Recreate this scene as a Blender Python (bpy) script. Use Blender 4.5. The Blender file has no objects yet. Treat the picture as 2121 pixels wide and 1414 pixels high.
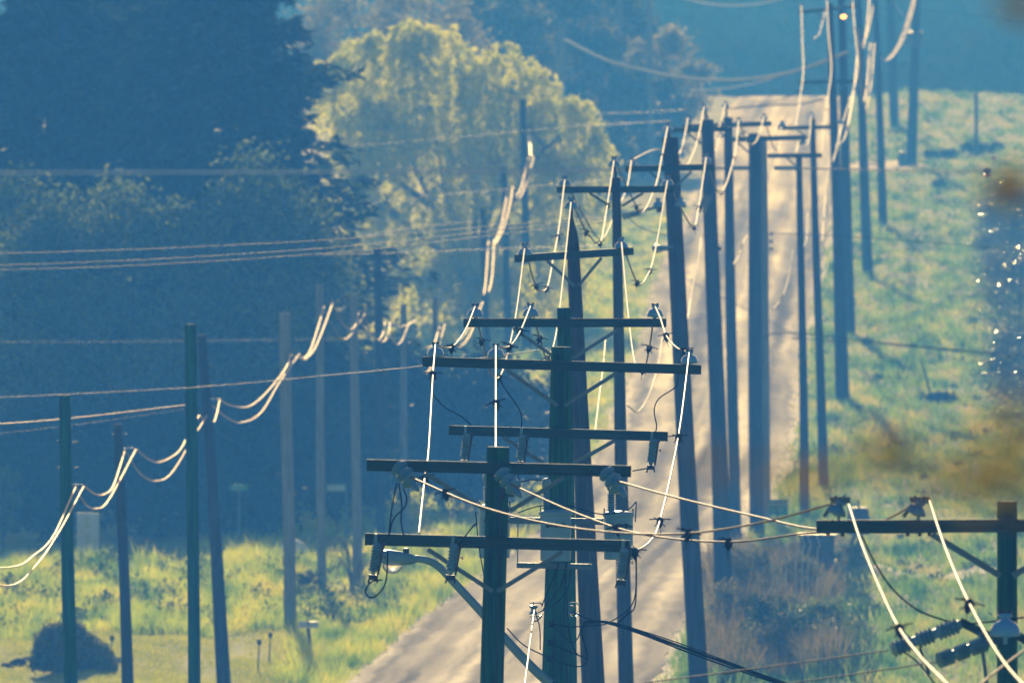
import bpy, math, random
import numpy as np
from mathutils import Vector, Matrix

rnd = random.Random(11)
rng = np.random.default_rng(11)
S = bpy.context.scene
COL = S.collection

# ------------------------------------------------------------------ camera model
PW, PH = 2121.0, 1414.0
LENS = 600.0
F = LENS / 36.0 * PW                       # focal length in pixels
HY = 250.0                                 # the row of the level horizon
PITCH = math.atan((PH / 2 - HY) / F)
CP, SP = math.cos(PITCH), math.sin(PITCH)
CZ = 14.0                                  # camera height above the valley floor


def at(px, py, D):
    """world point at distance D (metres along +Y) in the direction of a photo pixel"""
    u = (px - PW / 2) / F
    v = (PH / 2 - py) / F
    d = (u, CP + v * SP, -SP + v * CP)
    s = D / d[1]
    return Vector((d[0] * s, D, d[2] * s + CZ))


def ppm(D):
    return F / D


# ------------------------------------------------------------------ terrain profile (heights relative to the camera)
PROF = [(-80, -1.9), (0, -1.9), (18, -2.4), (40, -4.2), (100, -10.6), (160, -14.2), (250, -14.1), (330, -13.7), (400, -13.17), (480, -12.63), (560, -11.85),
        (640, -10.6), (715, -9.0), (790, -7.26), (880, -5.3), (980, -2.63), (1060, -0.2), (1110, 1.2), (1160, 1.75), (1220, 0.6), (1300, 1.0),
        (1400, 6.0), (1500, 12.5), (1650, 20), (1800, 25), (2000, 29), (2300, 30)]
_gd = np.arange(-80, 2300, 4.0)
_gz = np.interp(_gd, [p[0] for p in PROF], [p[1] for p in PROF])
_k = np.exp(-0.5 * (np.arange(-8, 9) / 3.2) ** 2)
_k /= _k.sum()
_gz = np.convolve(np.pad(_gz, 8, mode='edge'), _k, mode='valid') + CZ


def prof(D):
    return float(np.interp(D, _gd, _gz))


_yy = HY - (_gz - CZ) * F / np.maximum(_gd, 1.0)
_sel = (_gd >= 330) & (_gd <= 1150)
_sy, _sd = _yy[_sel][::-1], _gd[_sel][::-1]


def dist_of(py):
    """distance at which the valley road shows in photo row py"""
    return float(np.interp(py, _sy, _sd))


# road edges in the photograph -> real centre line and width
EDGE = [(1414, 725, 1352), (1300, 850, 1408), (1200, 985, 1462), (1100, 1120, 1545), (1050, 1172, 1588), (900, 1262, 1636), (835, 1280, 1646),
        (700, 1325, 1662), (575, 1358, 1696), (500, 1388, 1712), (400, 1450, 1724), (330, 1478, 1730), (250, 1505, 1740), (215, 1530, 1748)]
rd, rl, rr = [], [], []
for y, a, b in EDGE:
    D = dist_of(y)
    rd.append(D)
    rl.append((a - PW / 2) / F * D)
    rr.append((b - PW / 2) / F * D)
rd = [300, 350] + rd + [1200, 1300]
rl = [rl[0] - 4.4, rl[0] - 2.0] + rl + [rl[-1] + 2.0, rl[-1] + 6]
rr = [rr[0] - 5.4, rr[0] - 2.4] + rr + [rr[-1] + 2.0, rr[-1] + 6]


def road_l(D):
    return float(np.interp(D, rd, rl))


def road_r(D):
    return float(np.interp(D, rd, rr))


def bumps(x, y):
    return (0.20 * np.sin(x * 0.9 + 1.3 * np.sin(y * 0.05)) * np.sin(y * 0.085 + 0.6 * x) + 0.10 * np.sin(x * 1.7 + 0.4) * np.sin(y * 0.23 + 2.1)
            + 0.05 * np.sin(2.9 * x + y * 0.31))


def gz_arr(x, y):
    x = np.asarray(x, float)
    y = np.asarray(y, float)
    z = np.interp(y, _gd, _gz)
    l = np.interp(y, rd, rl)
    r = np.interp(y, rd, rr)
    off = np.maximum(np.maximum(l - x, x - r), 0)        # metres away from the road
    inr = np.clip(off / 1.5, 0, 1)
    b = bumps(x, y) * np.clip(off / 2.5, 0, 1)
    side = 0.0
    crest = 0.62 * np.exp(-((x - 28.5) / 4.2) ** 2 - ((y - 1100) / 34.0) ** 2) + 0.12 * np.sin(x * 0.8) * np.exp(-((y - 1110) / 40.0) ** 2) * np.clip(off / 4, 0, 1)
    return z + b - 0.06 * (1 - inr) + side + crest


def gz(x, y):
    return float(gz_arr(x, y))


def base(px, py):
    """ground point that shows at photo pixel (px, py)"""
    D = dist_of(py)
    p = at(px, py, D)
    for _ in range(3):
        z = gz(p.x, D)
        # shift D so that the true ground projects on the row
        row = HY - (z - CZ) * F / D
        D = float(np.clip(D * (1 + (row - py) * 0.0004), 330, 1150))
        p = at(px, py, D)
    return Vector((p.x, D, gz(p.x, D)))


# ------------------------------------------------------------------ materials
def _nodes(name):
    m = bpy.data.materials.new(name)
    m.use_nodes = True
    nt = m.node_tree
    return m, nt, nt.nodes['Principled BSDF'], nt.nodes['Material Output']


def _noise(nt, scale, detail=4.0, stretch=(1, 1, 1), rough=0.6):
    g = nt.nodes.new('ShaderNodeNewGeometry')
    mp = nt.nodes.new('ShaderNodeMapping')
    mp.inputs['Scale'].default_value = stretch
    n = nt.nodes.new('ShaderNodeTexNoise')
    n.inputs['Scale'].default_value = scale
    n.inputs['Detail'].default_value = detail
    n.inputs['Roughness'].default_value = rough
    nt.links.new(g.outputs['Position'], mp.inputs['Vector'])
    nt.links.new(mp.outputs['Vector'], n.inputs['Vector'])
    return n.outputs['Fac']


def _ramp(nt, fac, stops):
    r = nt.nodes.new('ShaderNodeValToRGB')
    el = r.color_ramp.elements
    while len(el) < len(stops):
        el.new(0.5)
    for e, (p, c) in zip(el, stops):
        e.position = p
        e.color = (*c, 1)
    nt.links.new(fac, r.inputs['Fac'])
    return r.outputs['Color']


def _maprange(nt, fac, a, b, c, d):
    r = nt.nodes.new('ShaderNodeMapRange')
    for k, v in zip(('From Min', 'From Max', 'To Min', 'To Max'), (a, b, c, d)):
        r.inputs[k].default_value = v
    nt.links.new(fac, r.inputs['Value'])
    return r.outputs['Result']


def _bump(nt, fac, bs, strength, dist):
    b = nt.nodes.new('ShaderNodeBump')
    b.inputs['Strength'].default_value = strength
    b.inputs['Distance'].default_value = dist
    nt.links.new(fac, b.inputs['Height'])
    nt.links.new(b.outputs['Normal'], bs.inputs['Normal'])


def mat(name, c1, c2=None, rough=0.6, metal=0.0, scale=6.0, stretch=(1, 1, 1), bump=0.0, spec=0.5):
    m, nt, bs, out = _nodes(name)
    bs.inputs['Roughness'].default_value = rough
    bs.inputs['Metallic'].default_value = metal
    bs.inputs['Specular IOR Level'].default_value = spec
    if c2 is None:
        c2 = tuple(v * 0.75 for v in c1)
    f = _noise(nt, scale, 5, stretch)
    nt.links.new(_ramp(nt, f, [(0.32, c2), (0.68, c1)]), bs.inputs['Base Color'])
    if bump:
        _bump(nt, f, bs, bump, 0.01)
    return m


def leafmat(name, c1, c2, c3=None, trans=0.45, rough=0.5, spec=0.3, patch=0.5, mixr=0.55, sparse=0.0, pst=(1, 1, 1)):
    """foliage: colour differs leaf by leaf and in patches; light passes through the blades"""
    m, nt, bs, out = _nodes(name)
    g = nt.nodes.new('ShaderNodeNewGeometry')
    f = _noise(nt, patch, 3, pst)
    add = nt.nodes.new('ShaderNodeMath')
    add.operation = 'ADD'
    mul = nt.nodes.new('ShaderNodeMath')
    mul.operation = 'MULTIPLY'
    mul.inputs[1].default_value = mixr
    nt.links.new(g.outputs['Random Per Island'], mul.inputs[0])
    sub = _maprange(nt, f, 0.33, 0.67, 0.0, 1.05 - mixr)
    nt.links.new(mul.outputs[0], add.inputs[0])
    nt.links.new(sub, add.inputs[1])
    stops = [(0.1, c2), (0.9, c1)] if c3 is None else [(0.1, c2), (0.55, c1), (0.95, c3)]
    col = _ramp(nt, add.outputs[0], stops)
    nt.links.new(col, bs.inputs['Base Color'])
    bs.inputs['Roughness'].default_value = rough
    bs.inputs['Specular IOR Level'].default_value = spec
    tr = nt.nodes.new('ShaderNodeBsdfTranslucent')
    nt.links.new(col, tr.inputs['Color'])
    mx = nt.nodes.new('ShaderNodeMixShader')
    mx.inputs['Fac'].default_value = trans
    nt.links.new(bs.outputs[0], mx.inputs[1])
    nt.links.new(tr.outputs[0], mx.inputs[2])
    last = mx
    if sparse:
        tp = nt.nodes.new('ShaderNodeBsdfTransparent')
        m2 = nt.nodes.new('ShaderNodeMixShader')
        m2.inputs['Fac'].default_value = sparse
        nt.links.new(mx.outputs[0], m2.inputs[1])
        nt.links.new(tp.outputs[0], m2.inputs[2])
        last = m2
    nt.links.new(last.outputs[0], out.inputs['Surface'])
    return m


M = {}
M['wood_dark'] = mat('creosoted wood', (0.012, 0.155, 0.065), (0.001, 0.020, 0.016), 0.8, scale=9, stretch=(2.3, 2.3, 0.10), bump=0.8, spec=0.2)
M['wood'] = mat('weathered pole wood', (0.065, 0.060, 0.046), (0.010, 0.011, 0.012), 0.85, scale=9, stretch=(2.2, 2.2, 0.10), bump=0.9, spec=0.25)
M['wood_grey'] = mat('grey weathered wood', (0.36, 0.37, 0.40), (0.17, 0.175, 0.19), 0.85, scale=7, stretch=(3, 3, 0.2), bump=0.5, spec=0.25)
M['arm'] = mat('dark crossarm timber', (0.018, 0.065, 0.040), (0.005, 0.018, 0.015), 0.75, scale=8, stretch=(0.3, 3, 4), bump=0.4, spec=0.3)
M['steel'] = mat('galvanised steel', (0.09, 0.18, 0.28), (0.055, 0.115, 0.18), 0.45, 0.2, scale=14)  # blue of the skylit shaded sides is put into the steel colour
M['dark_steel'] = mat('dull dark steel', (0.030, 0.035, 0.042), (0.014, 0.017, 0.020), 0.5, 0.4, scale=14)
M['porcelain'] = mat('dark blue porcelain', (0.08, 0.27, 0.54), (0.055, 0.20, 0.42), 0.13, scale=8)  # bluer than the glaze itself: the shade is put into the colour
M['porcelain_grey'] = mat('blue grey glazed porcelain', (0.14, 0.32, 0.50), (0.08, 0.20, 0.34), 0.2, scale=8)  # its stronger blue carries the skylight on the shaded sides
M['rubber'] = mat('black rubber', (0.010, 0.011, 0.014), (0.006, 0.006, 0.008), 0.8, scale=12, spec=0.1)
M['alu'] = mat('stranded aluminium wire', (0.155, 0.138, 0.128), (0.085, 0.077, 0.072), 0.60, 1.0, scale=22)
M['alu_warm'] = mat('sun tinted aluminium wire', (0.145, 0.092, 0.042), (0.085, 0.053, 0.025), 0.68, 1.0, scale=22)  # warm tint puts the sun's cream glint into the wire colour
M['cable'] = mat('pale twisted service cable', (0.44, 0.35, 0.22), (0.27, 0.215, 0.14), 0.54, 1.0, scale=14)
M['thin'] = mat('thin dull wire', (0.15, 0.155, 0.17), (0.10, 0.105, 0.115), 0.60, 1.0, scale=0.6)
M['thin_pale'] = mat('thin wire with painted glint', (0.75, 0.75, 0.75), (0.5, 0.5, 0.52), 0.62, 1.0, scale=0.6)  # pale colour stands in for a sun glint these wires do not catch
M['bead'] = mat('pale beaded cable', (0.80, 0.78, 0.75), (0.60, 0.59, 0.57), 0.45, 0.8, scale=6)
M['black_cable'] = mat('black insulated cable', (0.010, 0.014, 0.018), (0.006, 0.008, 0.010), 0.9, scale=12, spec=0.0)
M['can'] = mat('shade blue transformer paint', (0.15, 0.37, 0.62), (0.12, 0.30, 0.52), 0.36, scale=5)  # grey cans; the blue of their shaded side is put into the paint
M['lamp_paint'] = mat('shade blue lamp paint', (0.14, 0.30, 0.46), (0.11, 0.24, 0.37), 0.33, 0.1, scale=6)  # raised blue puts skylit shade into the lamp colour
M['white_paint'] = mat('white paint', (0.78, 0.77, 0.74), (0.62, 0.61, 0.58), 0.4, scale=9)
M['pale_panel'] = mat('pale board', (0.66, 0.68, 0.70), (0.55, 0.57, 0.60), 0.6, scale=3)
M['sign_green'] = mat('green sign sheet', (0.010, 0.32, 0.21), (0.008, 0.25, 0.16), 0.45, scale=5)
M['sign_teal'] = mat('pale sign sheet', (0.50, 0.62, 0.62), (0.42, 0.54, 0.55), 0.45, scale=5)
M['letter'] = mat('worn pale lettering', (0.62, 0.66, 0.62), (0.42, 0.48, 0.45), 0.5, scale=20)
M['yellow_letter'] = mat('dull yellow lettering', (0.50, 0.38, 0.10), (0.36, 0.28, 0.08), 0.5, scale=20)
M['red'] = mat('red plastic', (0.45, 0.02, 0.03), (0.35, 0.015, 0.02), 0.35, scale=10)
M['orange'] = mat('orange plastic', (0.85, 0.30, 0.03), (0.7, 0.22, 0.02), 0.4, scale=10)
M['box_brown'] = mat('dark utility box', (0.09, 0.085, 0.08), (0.06, 0.055, 0.05), 0.5, scale=5)
M['bark'] = mat('dark bark', (0.07, 0.055, 0.04), (0.035, 0.028, 0.02), 0.9, scale=5, stretch=(3, 3, 0.6), bump=0.6)
M['twig'] = mat('dry brown twigs', (0.26, 0.19, 0.11), (0.14, 0.10, 0.06), 0.8, scale=6)
M['soil'] = mat('dark soil', (0.07, 0.052, 0.036), (0.035, 0.026, 0.018), 0.95, scale=9, bump=0.8)
M['stone'] = mat('grey stone', (0.30, 0.28, 0.25), (0.18, 0.17, 0.15), 0.85, scale=7, bump=0.6)

M['conifer'] = leafmat('dark conifer needles', (0.035, 0.062, 0.03), (0.014, 0.028, 0.016), (0.11, 0.15, 0.055), 0.25, 0.8, 0.0, patch=0.7)  # lightest tone paints sunlit boughs into the needle colour
M['lit_conifer'] = leafmat('cypress sprays', (0.14, 0.20, 0.045), (0.035, 0.06, 0.02), (0.27, 0.32, 0.07), 0.45, 0.8, 0.0)  # brighter greens put the sunlit look of the sprays into the colour
M['willow'] = leafmat('yellow green willow leaves', (0.74, 0.76, 0.003), (0.28, 0.38, 0.003), (0.95, 0.90, 0.008), 0.66, 0.7, 0.0, patch=0.9, sparse=0.24)
M['tan_leaf'] = leafmat('tan spring buds', (0.36, 0.34, 0.09), (0.16, 0.16, 0.05), (0.52, 0.46, 0.13), 0.55, 0.8, 0.0, sparse=0.3)
M['dark_leaf'] = leafmat('dark broad leaves', (0.10, 0.12, 0.04), (0.025, 0.038, 0.018), (0.40, 0.34, 0.09), 0.42, 0.7, 0.0, patch=0.6, sparse=0.15)  # brightest tone paints sunlit patches among the dark leaves
M['woods'] = leafmat('far woods foliage', (0.045, 0.06, 0.028), (0.03, 0.04, 0.02), None, 0.2, 0.9, 0.0, patch=0.03)
M['hedge'] = leafmat('shaded hedge leaves', (0.035, 0.055, 0.024), (0.018, 0.03, 0.015), (0.06, 0.08, 0.03), 0.25, 0.6, 0.2)  # dark greens put the shade under the trees into the leaf colour
M['glossy_leaf'] = leafmat('glossy evergreen leaves', (0.08, 0.11, 0.07), (0.03, 0.05, 0.035), (0.14, 0.16, 0.10), 0.2, 0.20, 0.8)
M['scrub'] = leafmat('brown green scrub', (0.15, 0.17, 0.04), (0.045, 0.062, 0.022), (0.34, 0.31, 0.08), 0.42, 0.6, 0.1)
M['dark_weed'] = leafmat('dark weeds', (0.055, 0.11, 0.022), (0.02, 0.045, 0.014), (0.10, 0.17, 0.03), 0.3, 0.6, 0.1)
M['green_weed'] = leafmat('green weeds', (0.15, 0.25, 0.03), (0.05, 0.10, 0.02), (0.28, 0.34, 0.05), 0.5, 0.45, 0.3)
M['olive_leaf'] = leafmat('olive brown leaves', (0.24, 0.14, 0.015), (0.13, 0.075, 0.012), (0.22, 0.19, 0.02), 0.5, 0.5, 0.1)
M['field_grass'] = leafmat('meadow grass', (0.46, 0.58, 0.02), (0.06, 0.19, 0.015), (0.80, 0.72, 0.05), 0.62, 0.5, 0.2, patch=0.8, mixr=0.22, pst=(1, 0.16, 1))
M['lawn_grass'] = leafmat('dry mown grass', (0.44, 0.48, 0.03), (0.24, 0.31, 0.02), (0.62, 0.58, 0.06), 0.55, 0.5, 0.3, patch=0.5)
M['bank_grass'] = leafmat('bank grass', (0.24, 0.40, 0.015), (0.035, 0.13, 0.015), (0.58, 0.53, 0.10), 0.62, 0.5, 0.2, patch=0.8, mixr=0.22, pst=(1, 0.10, 1))


def ground_mat():
    m, nt, bs, out = _nodes('grassy ground')
    n1 = _noise(nt, 0.22, 6, (1, 0.35, 1))
    col = _ramp(nt, n1, [(0.30, (0.09, 0.14, 0.03)), (0.5, (0.20, 0.24, 0.05)), (0.62, (0.34, 0.33, 0.10)), (0.75, (0.46, 0.38, 0.20))])
    # mown lawn on the near left of the valley
    g = nt.nodes.new('ShaderNodeNewGeometry')
    sp = nt.nodes.new('ShaderNodeSeparateXYZ')
    nt.links.new(g.outputs['Position'], sp.inputs[0])
    n2 = _noise(nt, 0.8, 5, (1, 0.4, 1))
    lawn = _ramp(nt, n2, [(0.3, (0.22, 0.25, 0.035)), (0.7, (0.37, 0.37, 0.06))])
    a = _maprange(nt, sp.outputs['Y'], 431, 427, 0, 1)
    b = _maprange(nt, sp.outputs['X'], -4.4, -5.4, 0, 1)
    mul = nt.nodes.new('ShaderNodeMath')
    mul.operation = 'MULTIPLY'
    nt.links.new(a, mul.inputs[0])
    nt.links.new(b, mul.inputs[1])
    mx = nt.nodes.new('ShaderNodeMix')
    mx.data_type = 'RGBA'
    nt.links.new(mul.outputs[0], mx.inputs['Factor'])
    nt.links.new(col, mx.inputs['A'])
    nt.links.new(lawn, mx.inputs['B'])
    # wooded hill beyond the crest
    c = _maprange(nt, sp.outputs['Y'], 1125, 1175, 0, 1)
    mx2 = nt.nodes.new('ShaderNodeMix')
    mx2.data_type = 'RGBA'
    nt.links.new(c, mx2.inputs['Factor'])
    nt.links.new(mx.outputs['Result'], mx2.inputs['A'])
    mx2.inputs['B'].default_value = (0.045, 0.06, 0.03, 1)
    nt.links.new(mx2.outputs['Result'], bs.inputs['Base Color'])
    bs.inputs['Roughness'].default_value = 0.95
    bs.inputs['Specular IOR Level'].default_value = 0.1
    _bump(nt, n2, bs, 0.7, 0.08)
    return m


def road_mat():
    m, nt, bs, out = _nodes('worn asphalt')
    uv = nt.nodes.new('ShaderNodeUVMap')
    uv.uv_map = 'along'

    def uvnoise(sx, sy, det, rgh):
        mp = nt.nodes.new('ShaderNodeMapping')
        mp.inputs['Scale'].default_value = (sx, sy, 1)
        n_ = nt.nodes.new('ShaderNodeTexNoise')
        n_.inputs['Scale'].default_value = 1.0
        n_.inputs['Detail'].default_value = det
        n_.inputs['Roughness'].default_value = rgh
        nt.links.new(uv.outputs['UV'], mp.inputs['Vector'])
        nt.links.new(mp.outputs['Vector'], n_.inputs['Vector'])
        return n_.outputs['Fac']
    band = uvnoise(6.5, 0.045, 3, 0.55)
    mott = uvnoise(18.0, 0.8, 5, 0.65)
    mixn = nt.nodes.new('ShaderNodeMath')
    mixn.operation = 'MULTIPLY_ADD'
    mixn.inputs[1].default_value = 0.84
    nt.links.new(band, mixn.inputs[0])
    sc_ = nt.nodes.new('ShaderNodeMath')
    sc_.operation = 'MULTIPLY'
    sc_.inputs[1].default_value = 0.16
    nt.links.new(mott, sc_.inputs[0])
    nt.links.new(sc_.outputs[0], mixn.inputs[2])
    streak = mixn.outputs[0]
    fine = _noise(nt, 30, 4, (1, 0.6, 1), 0.7)
    patch = _noise(nt, 0.35, 4, (1, 0.12, 1), 0.55)
    col = _ramp(nt, streak, [(0.36, (0.050, 0.045, 0.038)), (0.5, (0.10, 0.080, 0.056)), (0.64, (0.175, 0.132, 0.085))])
    nt.links.new(col, bs.inputs['Base Color'])
    add = nt.nodes.new('ShaderNodeMath')
    add.operation = 'ADD'
    add.use_clamp = True
    nt.links.new(_maprange(nt, patch, 0.3, 0.7, -0.05, 0.06), add.inputs[0])
    nt.links.new(_maprange(nt, streak, 0.36, 0.64, 0.89, 0.74), add.inputs[1])
    nt.links.new(add.outputs[0], bs.inputs['Roughness'])
    nt.links.new(_maprange(nt, streak, 0.36, 0.64, 0.004, 0.034), bs.inputs['Specular IOR Level'])
    _bump(nt, fine, bs, 0.25, 0.01)
    return m


M['ground'] = ground_mat()
M['road'] = road_mat()
M['gravel'] = mat('gravel', (0.34, 0.29, 0.23), (0.20, 0.175, 0.145), 0.9, scale=3.0, stretch=(1, 0.3, 1), bump=0.6)
M['marking'] = mat('worn road paint', (0.26, 0.22, 0.155), (0.12, 0.105, 0.085), 0.9, scale=2.0, stretch=(1, 0.3, 1), spec=0.1)


def emit_mat(name, c, s):
    m, nt, bs, out = _nodes(name)
    bs.inputs['Base Color'].default_value = (*c, 1)
    bs.inputs['Emission Color'].default_value = (*c, 1)
    bs.inputs['Emission Strength'].default_value = s
    return m


M['lit'] = emit_mat('lit amber lamp', (1.0, 0.42, 0.08), 7)


def glass_mat():
    m, nt, bs, out = _nodes('lamp bowl glass')
    bs.inputs['Base Color'].default_value = (0.9, 0.88, 0.82, 1)
    bs.inputs['Roughness'].default_value = 0.12
    bs.inputs['Transmission Weight'].default_value = 0.75
    return m


M['bowl'] = glass_mat()

# ------------------------------------------------------------------ mesh building
WLOC = {}


class MB:
    def __init__(self):
        self.v, self.f = [], []

    def _ring(self, c, a, b, r, n):
        i0 = len(self.v)
        for k in range(n):
            t = 2 * math.pi * k / n
            self.v.append(c + a * (r * math.cos(t)) + b * (r * math.sin(t)))
        return i0

    def tube(self, pts, r, n=8, cap=True):
        pts = [Vector(p) for p in pts]
        rs = r if isinstance(r, (list, tuple)) else [r] * len(pts)
        prev = None
        ref = None
        rings = []
        for i, p in enumerate(pts):
            t = (pts[min(i + 1, len(pts) - 1)] - pts[max(i - 1, 0)])
            if t.length < 1e-9:
                t = Vector((0, 0, 1))
            t.normalize()
            if ref is None:
                ref = Vector((0, 0, 1)) if abs(t.z) < 0.9 else Vector((1, 0, 0))
                a = t.cross(ref).normalized()
            else:
                a = (a - t * a.dot(t))
                if a.length < 1e-6:
                    a = t.cross(Vector((0.3, 0.5, 0.8)))
                a.normalize()
            b = t.cross(a)
            rings.append(self._ring(p, a, b, rs[i], n))
        for i0, i1 in zip(rings, rings[1:]):
            for k in range(n):
                self.f.append((i0 + k, i0 + (k + 1) % n, i1 + (k + 1) % n, i1 + k))
        if cap:
            self.f.append(tuple(rings[0] + k for k in reversed(range(n))))
            self.f.append(tuple(rings[-1] + k for k in range(n)))
        return self

    def beam(self, A, B, w, h, up=Vector((0, 0, 1)), bev=0.12):
        """bar from A to B with bevelled edges, h along up, w across"""
        A, B = Vector(A), Vector(B)
        t = (B - A).normalized()
        s = t.cross(up).normalized()
        u = s.cross(t)
        c = min(w, h) * bev
        prof_ = [(-w / 2 + c, -h / 2), (w / 2 - c, -h / 2), (w / 2, -h / 2 + c), (w / 2, h / 2 - c), (w / 2 - c, h / 2), (-w / 2 + c, h / 2), (-w / 2, h / 2 - c), (-w / 2, -h / 2 + c)]
        i0 = len(self.v)
        for P in (A, B):
            for a, b in prof_:
                self.v.append(P + s * a + u * b)
        for k in range(8):
            self.f.append((i0 + k, i0 + (k + 1) % 8, i0 + 8 + (k + 1) % 8, i0 + 8 + k))
        self.f.append(tuple(i0 + k for k in reversed(range(8))))
        self.f.append(tuple(i0 + 8 + k for k in range(8)))
        return self

    def box(self, c, sx, sy, sz, bev=0.08):
        c = Vector(c)
        return self.beam(c - Vector((sx / 2, 0, 0)), c + Vector((sx / 2, 0, 0)), sy, sz, bev=bev)

    def lathe(self, prof_, o, axis=Vector((0, 0, 1)), n=16):
        o = Vector(o)
        axis = Vector(axis).normalized()
        ref = Vector((0, 1, 0)) if abs(axis.y) < 0.9 else Vector((1, 0, 0))
        a = axis.cross(ref).normalized()
        b = axis.cross(a)
        rings = [self._ring(o + axis * z, a, b, max(r, 1e-4), n) for r, z in prof_]
        for i0, i1 in zip(rings, rings[1:]):
            for k in range(n):
                self.f.append((i0 + k, i0 + (k + 1) % n, i1 + (k + 1) % n, i1 + k))
        self.f.append(tuple(rings[0] + k for k in reversed(range(n))))
        self.f.append(tuple(rings[-1] + k for k in range(n)))
        return self

    def ball(self, c, r, sx=1, sy=1, sz=1, n=10, jit=0.0):
        c = Vector(c)
        i0 = len(self.v)
        m = max(5, n // 2)
        for i in range(m + 1):
            th = math.pi * i / m
            for k in range(n):
                ph = 2 * math.pi * k / n
                q = 1 + (rnd.uniform(-jit, jit) if jit else 0)
                self.v.append(c + Vector((r * sx * q * math.sin(th) * math.cos(ph), r * sy * q * math.sin(th) * math.sin(ph), r * sz * q * math.cos(th))))
        for i in range(m):
            for k in range(n):
                self.f.append((i0 + i * n + k, i0 + (i + 1) * n + k, i0 + (i + 1) * n + (k + 1) % n, i0 + i * n + (k + 1) % n))
        return self

    def mesh(self, name, m, origin=Vector((0, 0, 0)), smooth=True):
        me = bpy.data.meshes.new(name)
        me.from_pydata([tuple(v - origin) for v in self.v], [], self.f)
        me.materials.append(m)
        if smooth:
            me.polygons.foreach_set('use_smooth', [True] * len(me.polygons))
            try:
                me.set_sharp_from_angle(angle=math.radians(38))
            except Exception:
                pass
        me.update()
        return me

    def build(self, name, m, parent=None, smooth=True, origin=None):
        o0 = WLOC[parent.name] if parent is not None else (origin or Vector((0, 0, 0)))
        o = bpy.data.objects.new(name, self.mesh(name, m, o0, smooth))
        COL.objects.link(o)
        if parent is not None:
            o.parent = parent
        else:
            o.location = o0
        WLOC[o.name] = o0.copy()
        return o


def thing(name, loc, label, cat, group=None):
    o = bpy.data.objects.new(name, None)
    o.empty_display_size = 0.3
    COL.objects.link(o)
    o.location = loc
    WLOC[o.name] = Vector(loc)
    return tag(o, label, cat, group)


def tag(o, label=None, cat=None, group=None, kind=None):
    if label:
        o['label'] = label
    if cat:
        o['category'] = cat
    if group:
        o['group'] = group
    if kind:
        o['kind'] = kind
    return o


def put(name, me, parent, world, rot=None, scale=None):
    o = bpy.data.objects.new(name, me)
    COL.objects.link(o)
    o.parent = parent
    o.location = Vector(world) - WLOC[parent.name]
    if rot is not None:
        o.rotation_euler = rot
    if scale is not None:
        o.scale = (scale,) * 3
    WLOC[o.name] = Vector(world)
    return o


def spline(pts, sub=8):
    P = [Vector(p) for p in pts]
    if len(P) == 2:
        return [P[0].lerp(P[1], i / (sub * 2)) for i in range(sub * 2 + 1)]
    Q = [P[0] * 2 - P[1]] + P + [P[-1] * 2 - P[-2]]
    out = []
    for i in range(1, len(Q) - 2):
        p0, p1, p2, p3 = Q[i - 1:i + 3]
        for k in range(sub):
            t = k / sub
            out.append(0.5 * ((2 * p1) + (p2 - p0) * t + (2 * p0 - 5 * p1 + 4 * p2 - p3) * t * t + (3 * p1 - p0 - 3 * p2 + p3) * t ** 3))
    out.append(P[-1])
    return out


def quads(name, c, u, v, m, parent=None, rhomb=True):
    """many small leaf faces as one mesh (numpy arrays N x 3)"""
    n = len(c)
    o0 = np.array(WLOC[parent.name]) if parent is not None else np.zeros(3)
    c = c - o0
    if rhomb:
        vs = np.stack([c - u, c + v * 0.55 - u * 0.1, c + u, c - v * 0.55 - u * 0.1], 1).reshape(-1, 3)
    else:
        vs = np.stack([c - u - v, c + u - v, c + u + v, c - u + v], 1).reshape(-1, 3)
    me = bpy.data.meshes.new(name)
    me.vertices.add(4 * n)
    me.vertices.foreach_set('co', vs.astype(np.float32).ravel())
    me.loops.add(4 * n)
    me.loops.foreach_set('vertex_index', np.arange(4 * n, dtype=np.int32))
    me.polygons.add(n)
    me.polygons.foreach_set('loop_start', np.arange(0, 4 * n, 4, dtype=np.int32))
    me.materials.append(m)
    me.update(calc_edges=True)
    o = bpy.data.objects.new(name, me)
    COL.objects.link(o)
    if parent is not None:
        o.parent = parent
        WLOC[o.name] = WLOC[parent.name]
    return o


def tris(name, a, b, c, m, parent=None):
    n = len(a)
    o0 = np.array(WLOC[parent.name]) if parent is not None else np.zeros(3)
    vs = np.stack([a - o0, b - o0, c - o0], 1).reshape(-1, 3)
    me = bpy.data.meshes.new(name)
    me.vertices.add(3 * n)
    me.vertices.foreach_set('co', vs.astype(np.float32).ravel())
    me.loops.add(3 * n)
    me.loops.foreach_set('vertex_index', np.arange(3 * n, dtype=np.int32))
    me.polygons.add(n)
    me.polygons.foreach_set('loop_start', np.arange(0, 3 * n, 3, dtype=np.int32))
    me.materials.append(m)
    me.update(calc_edges=True)
    o = bpy.data.objects.new(name, me)
    COL.objects.link(o)
    if parent is not None:
        o.parent = parent
        WLOC[o.name] = WLOC[parent.name]
    return o


def rand_dirs(n):
    d = rng.normal(size=(n, 3))
    return d / np.linalg.norm(d, axis=1, keepdims=True)


def leaf_axes(n, size, droop=0.0):
    u = rand_dirs(n)
    u[:, 2] -= droop
    u /= np.linalg.norm(u, axis=1, keepdims=True)
    w = rand_dirs(n)
    v = np.cross(u, w)
    v /= np.linalg.norm(v, axis=1, keepdims=True) + 1e-9
    s = size * rng.uniform(0.6, 1.35, (n, 1))
    return u * s, v * s


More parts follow.
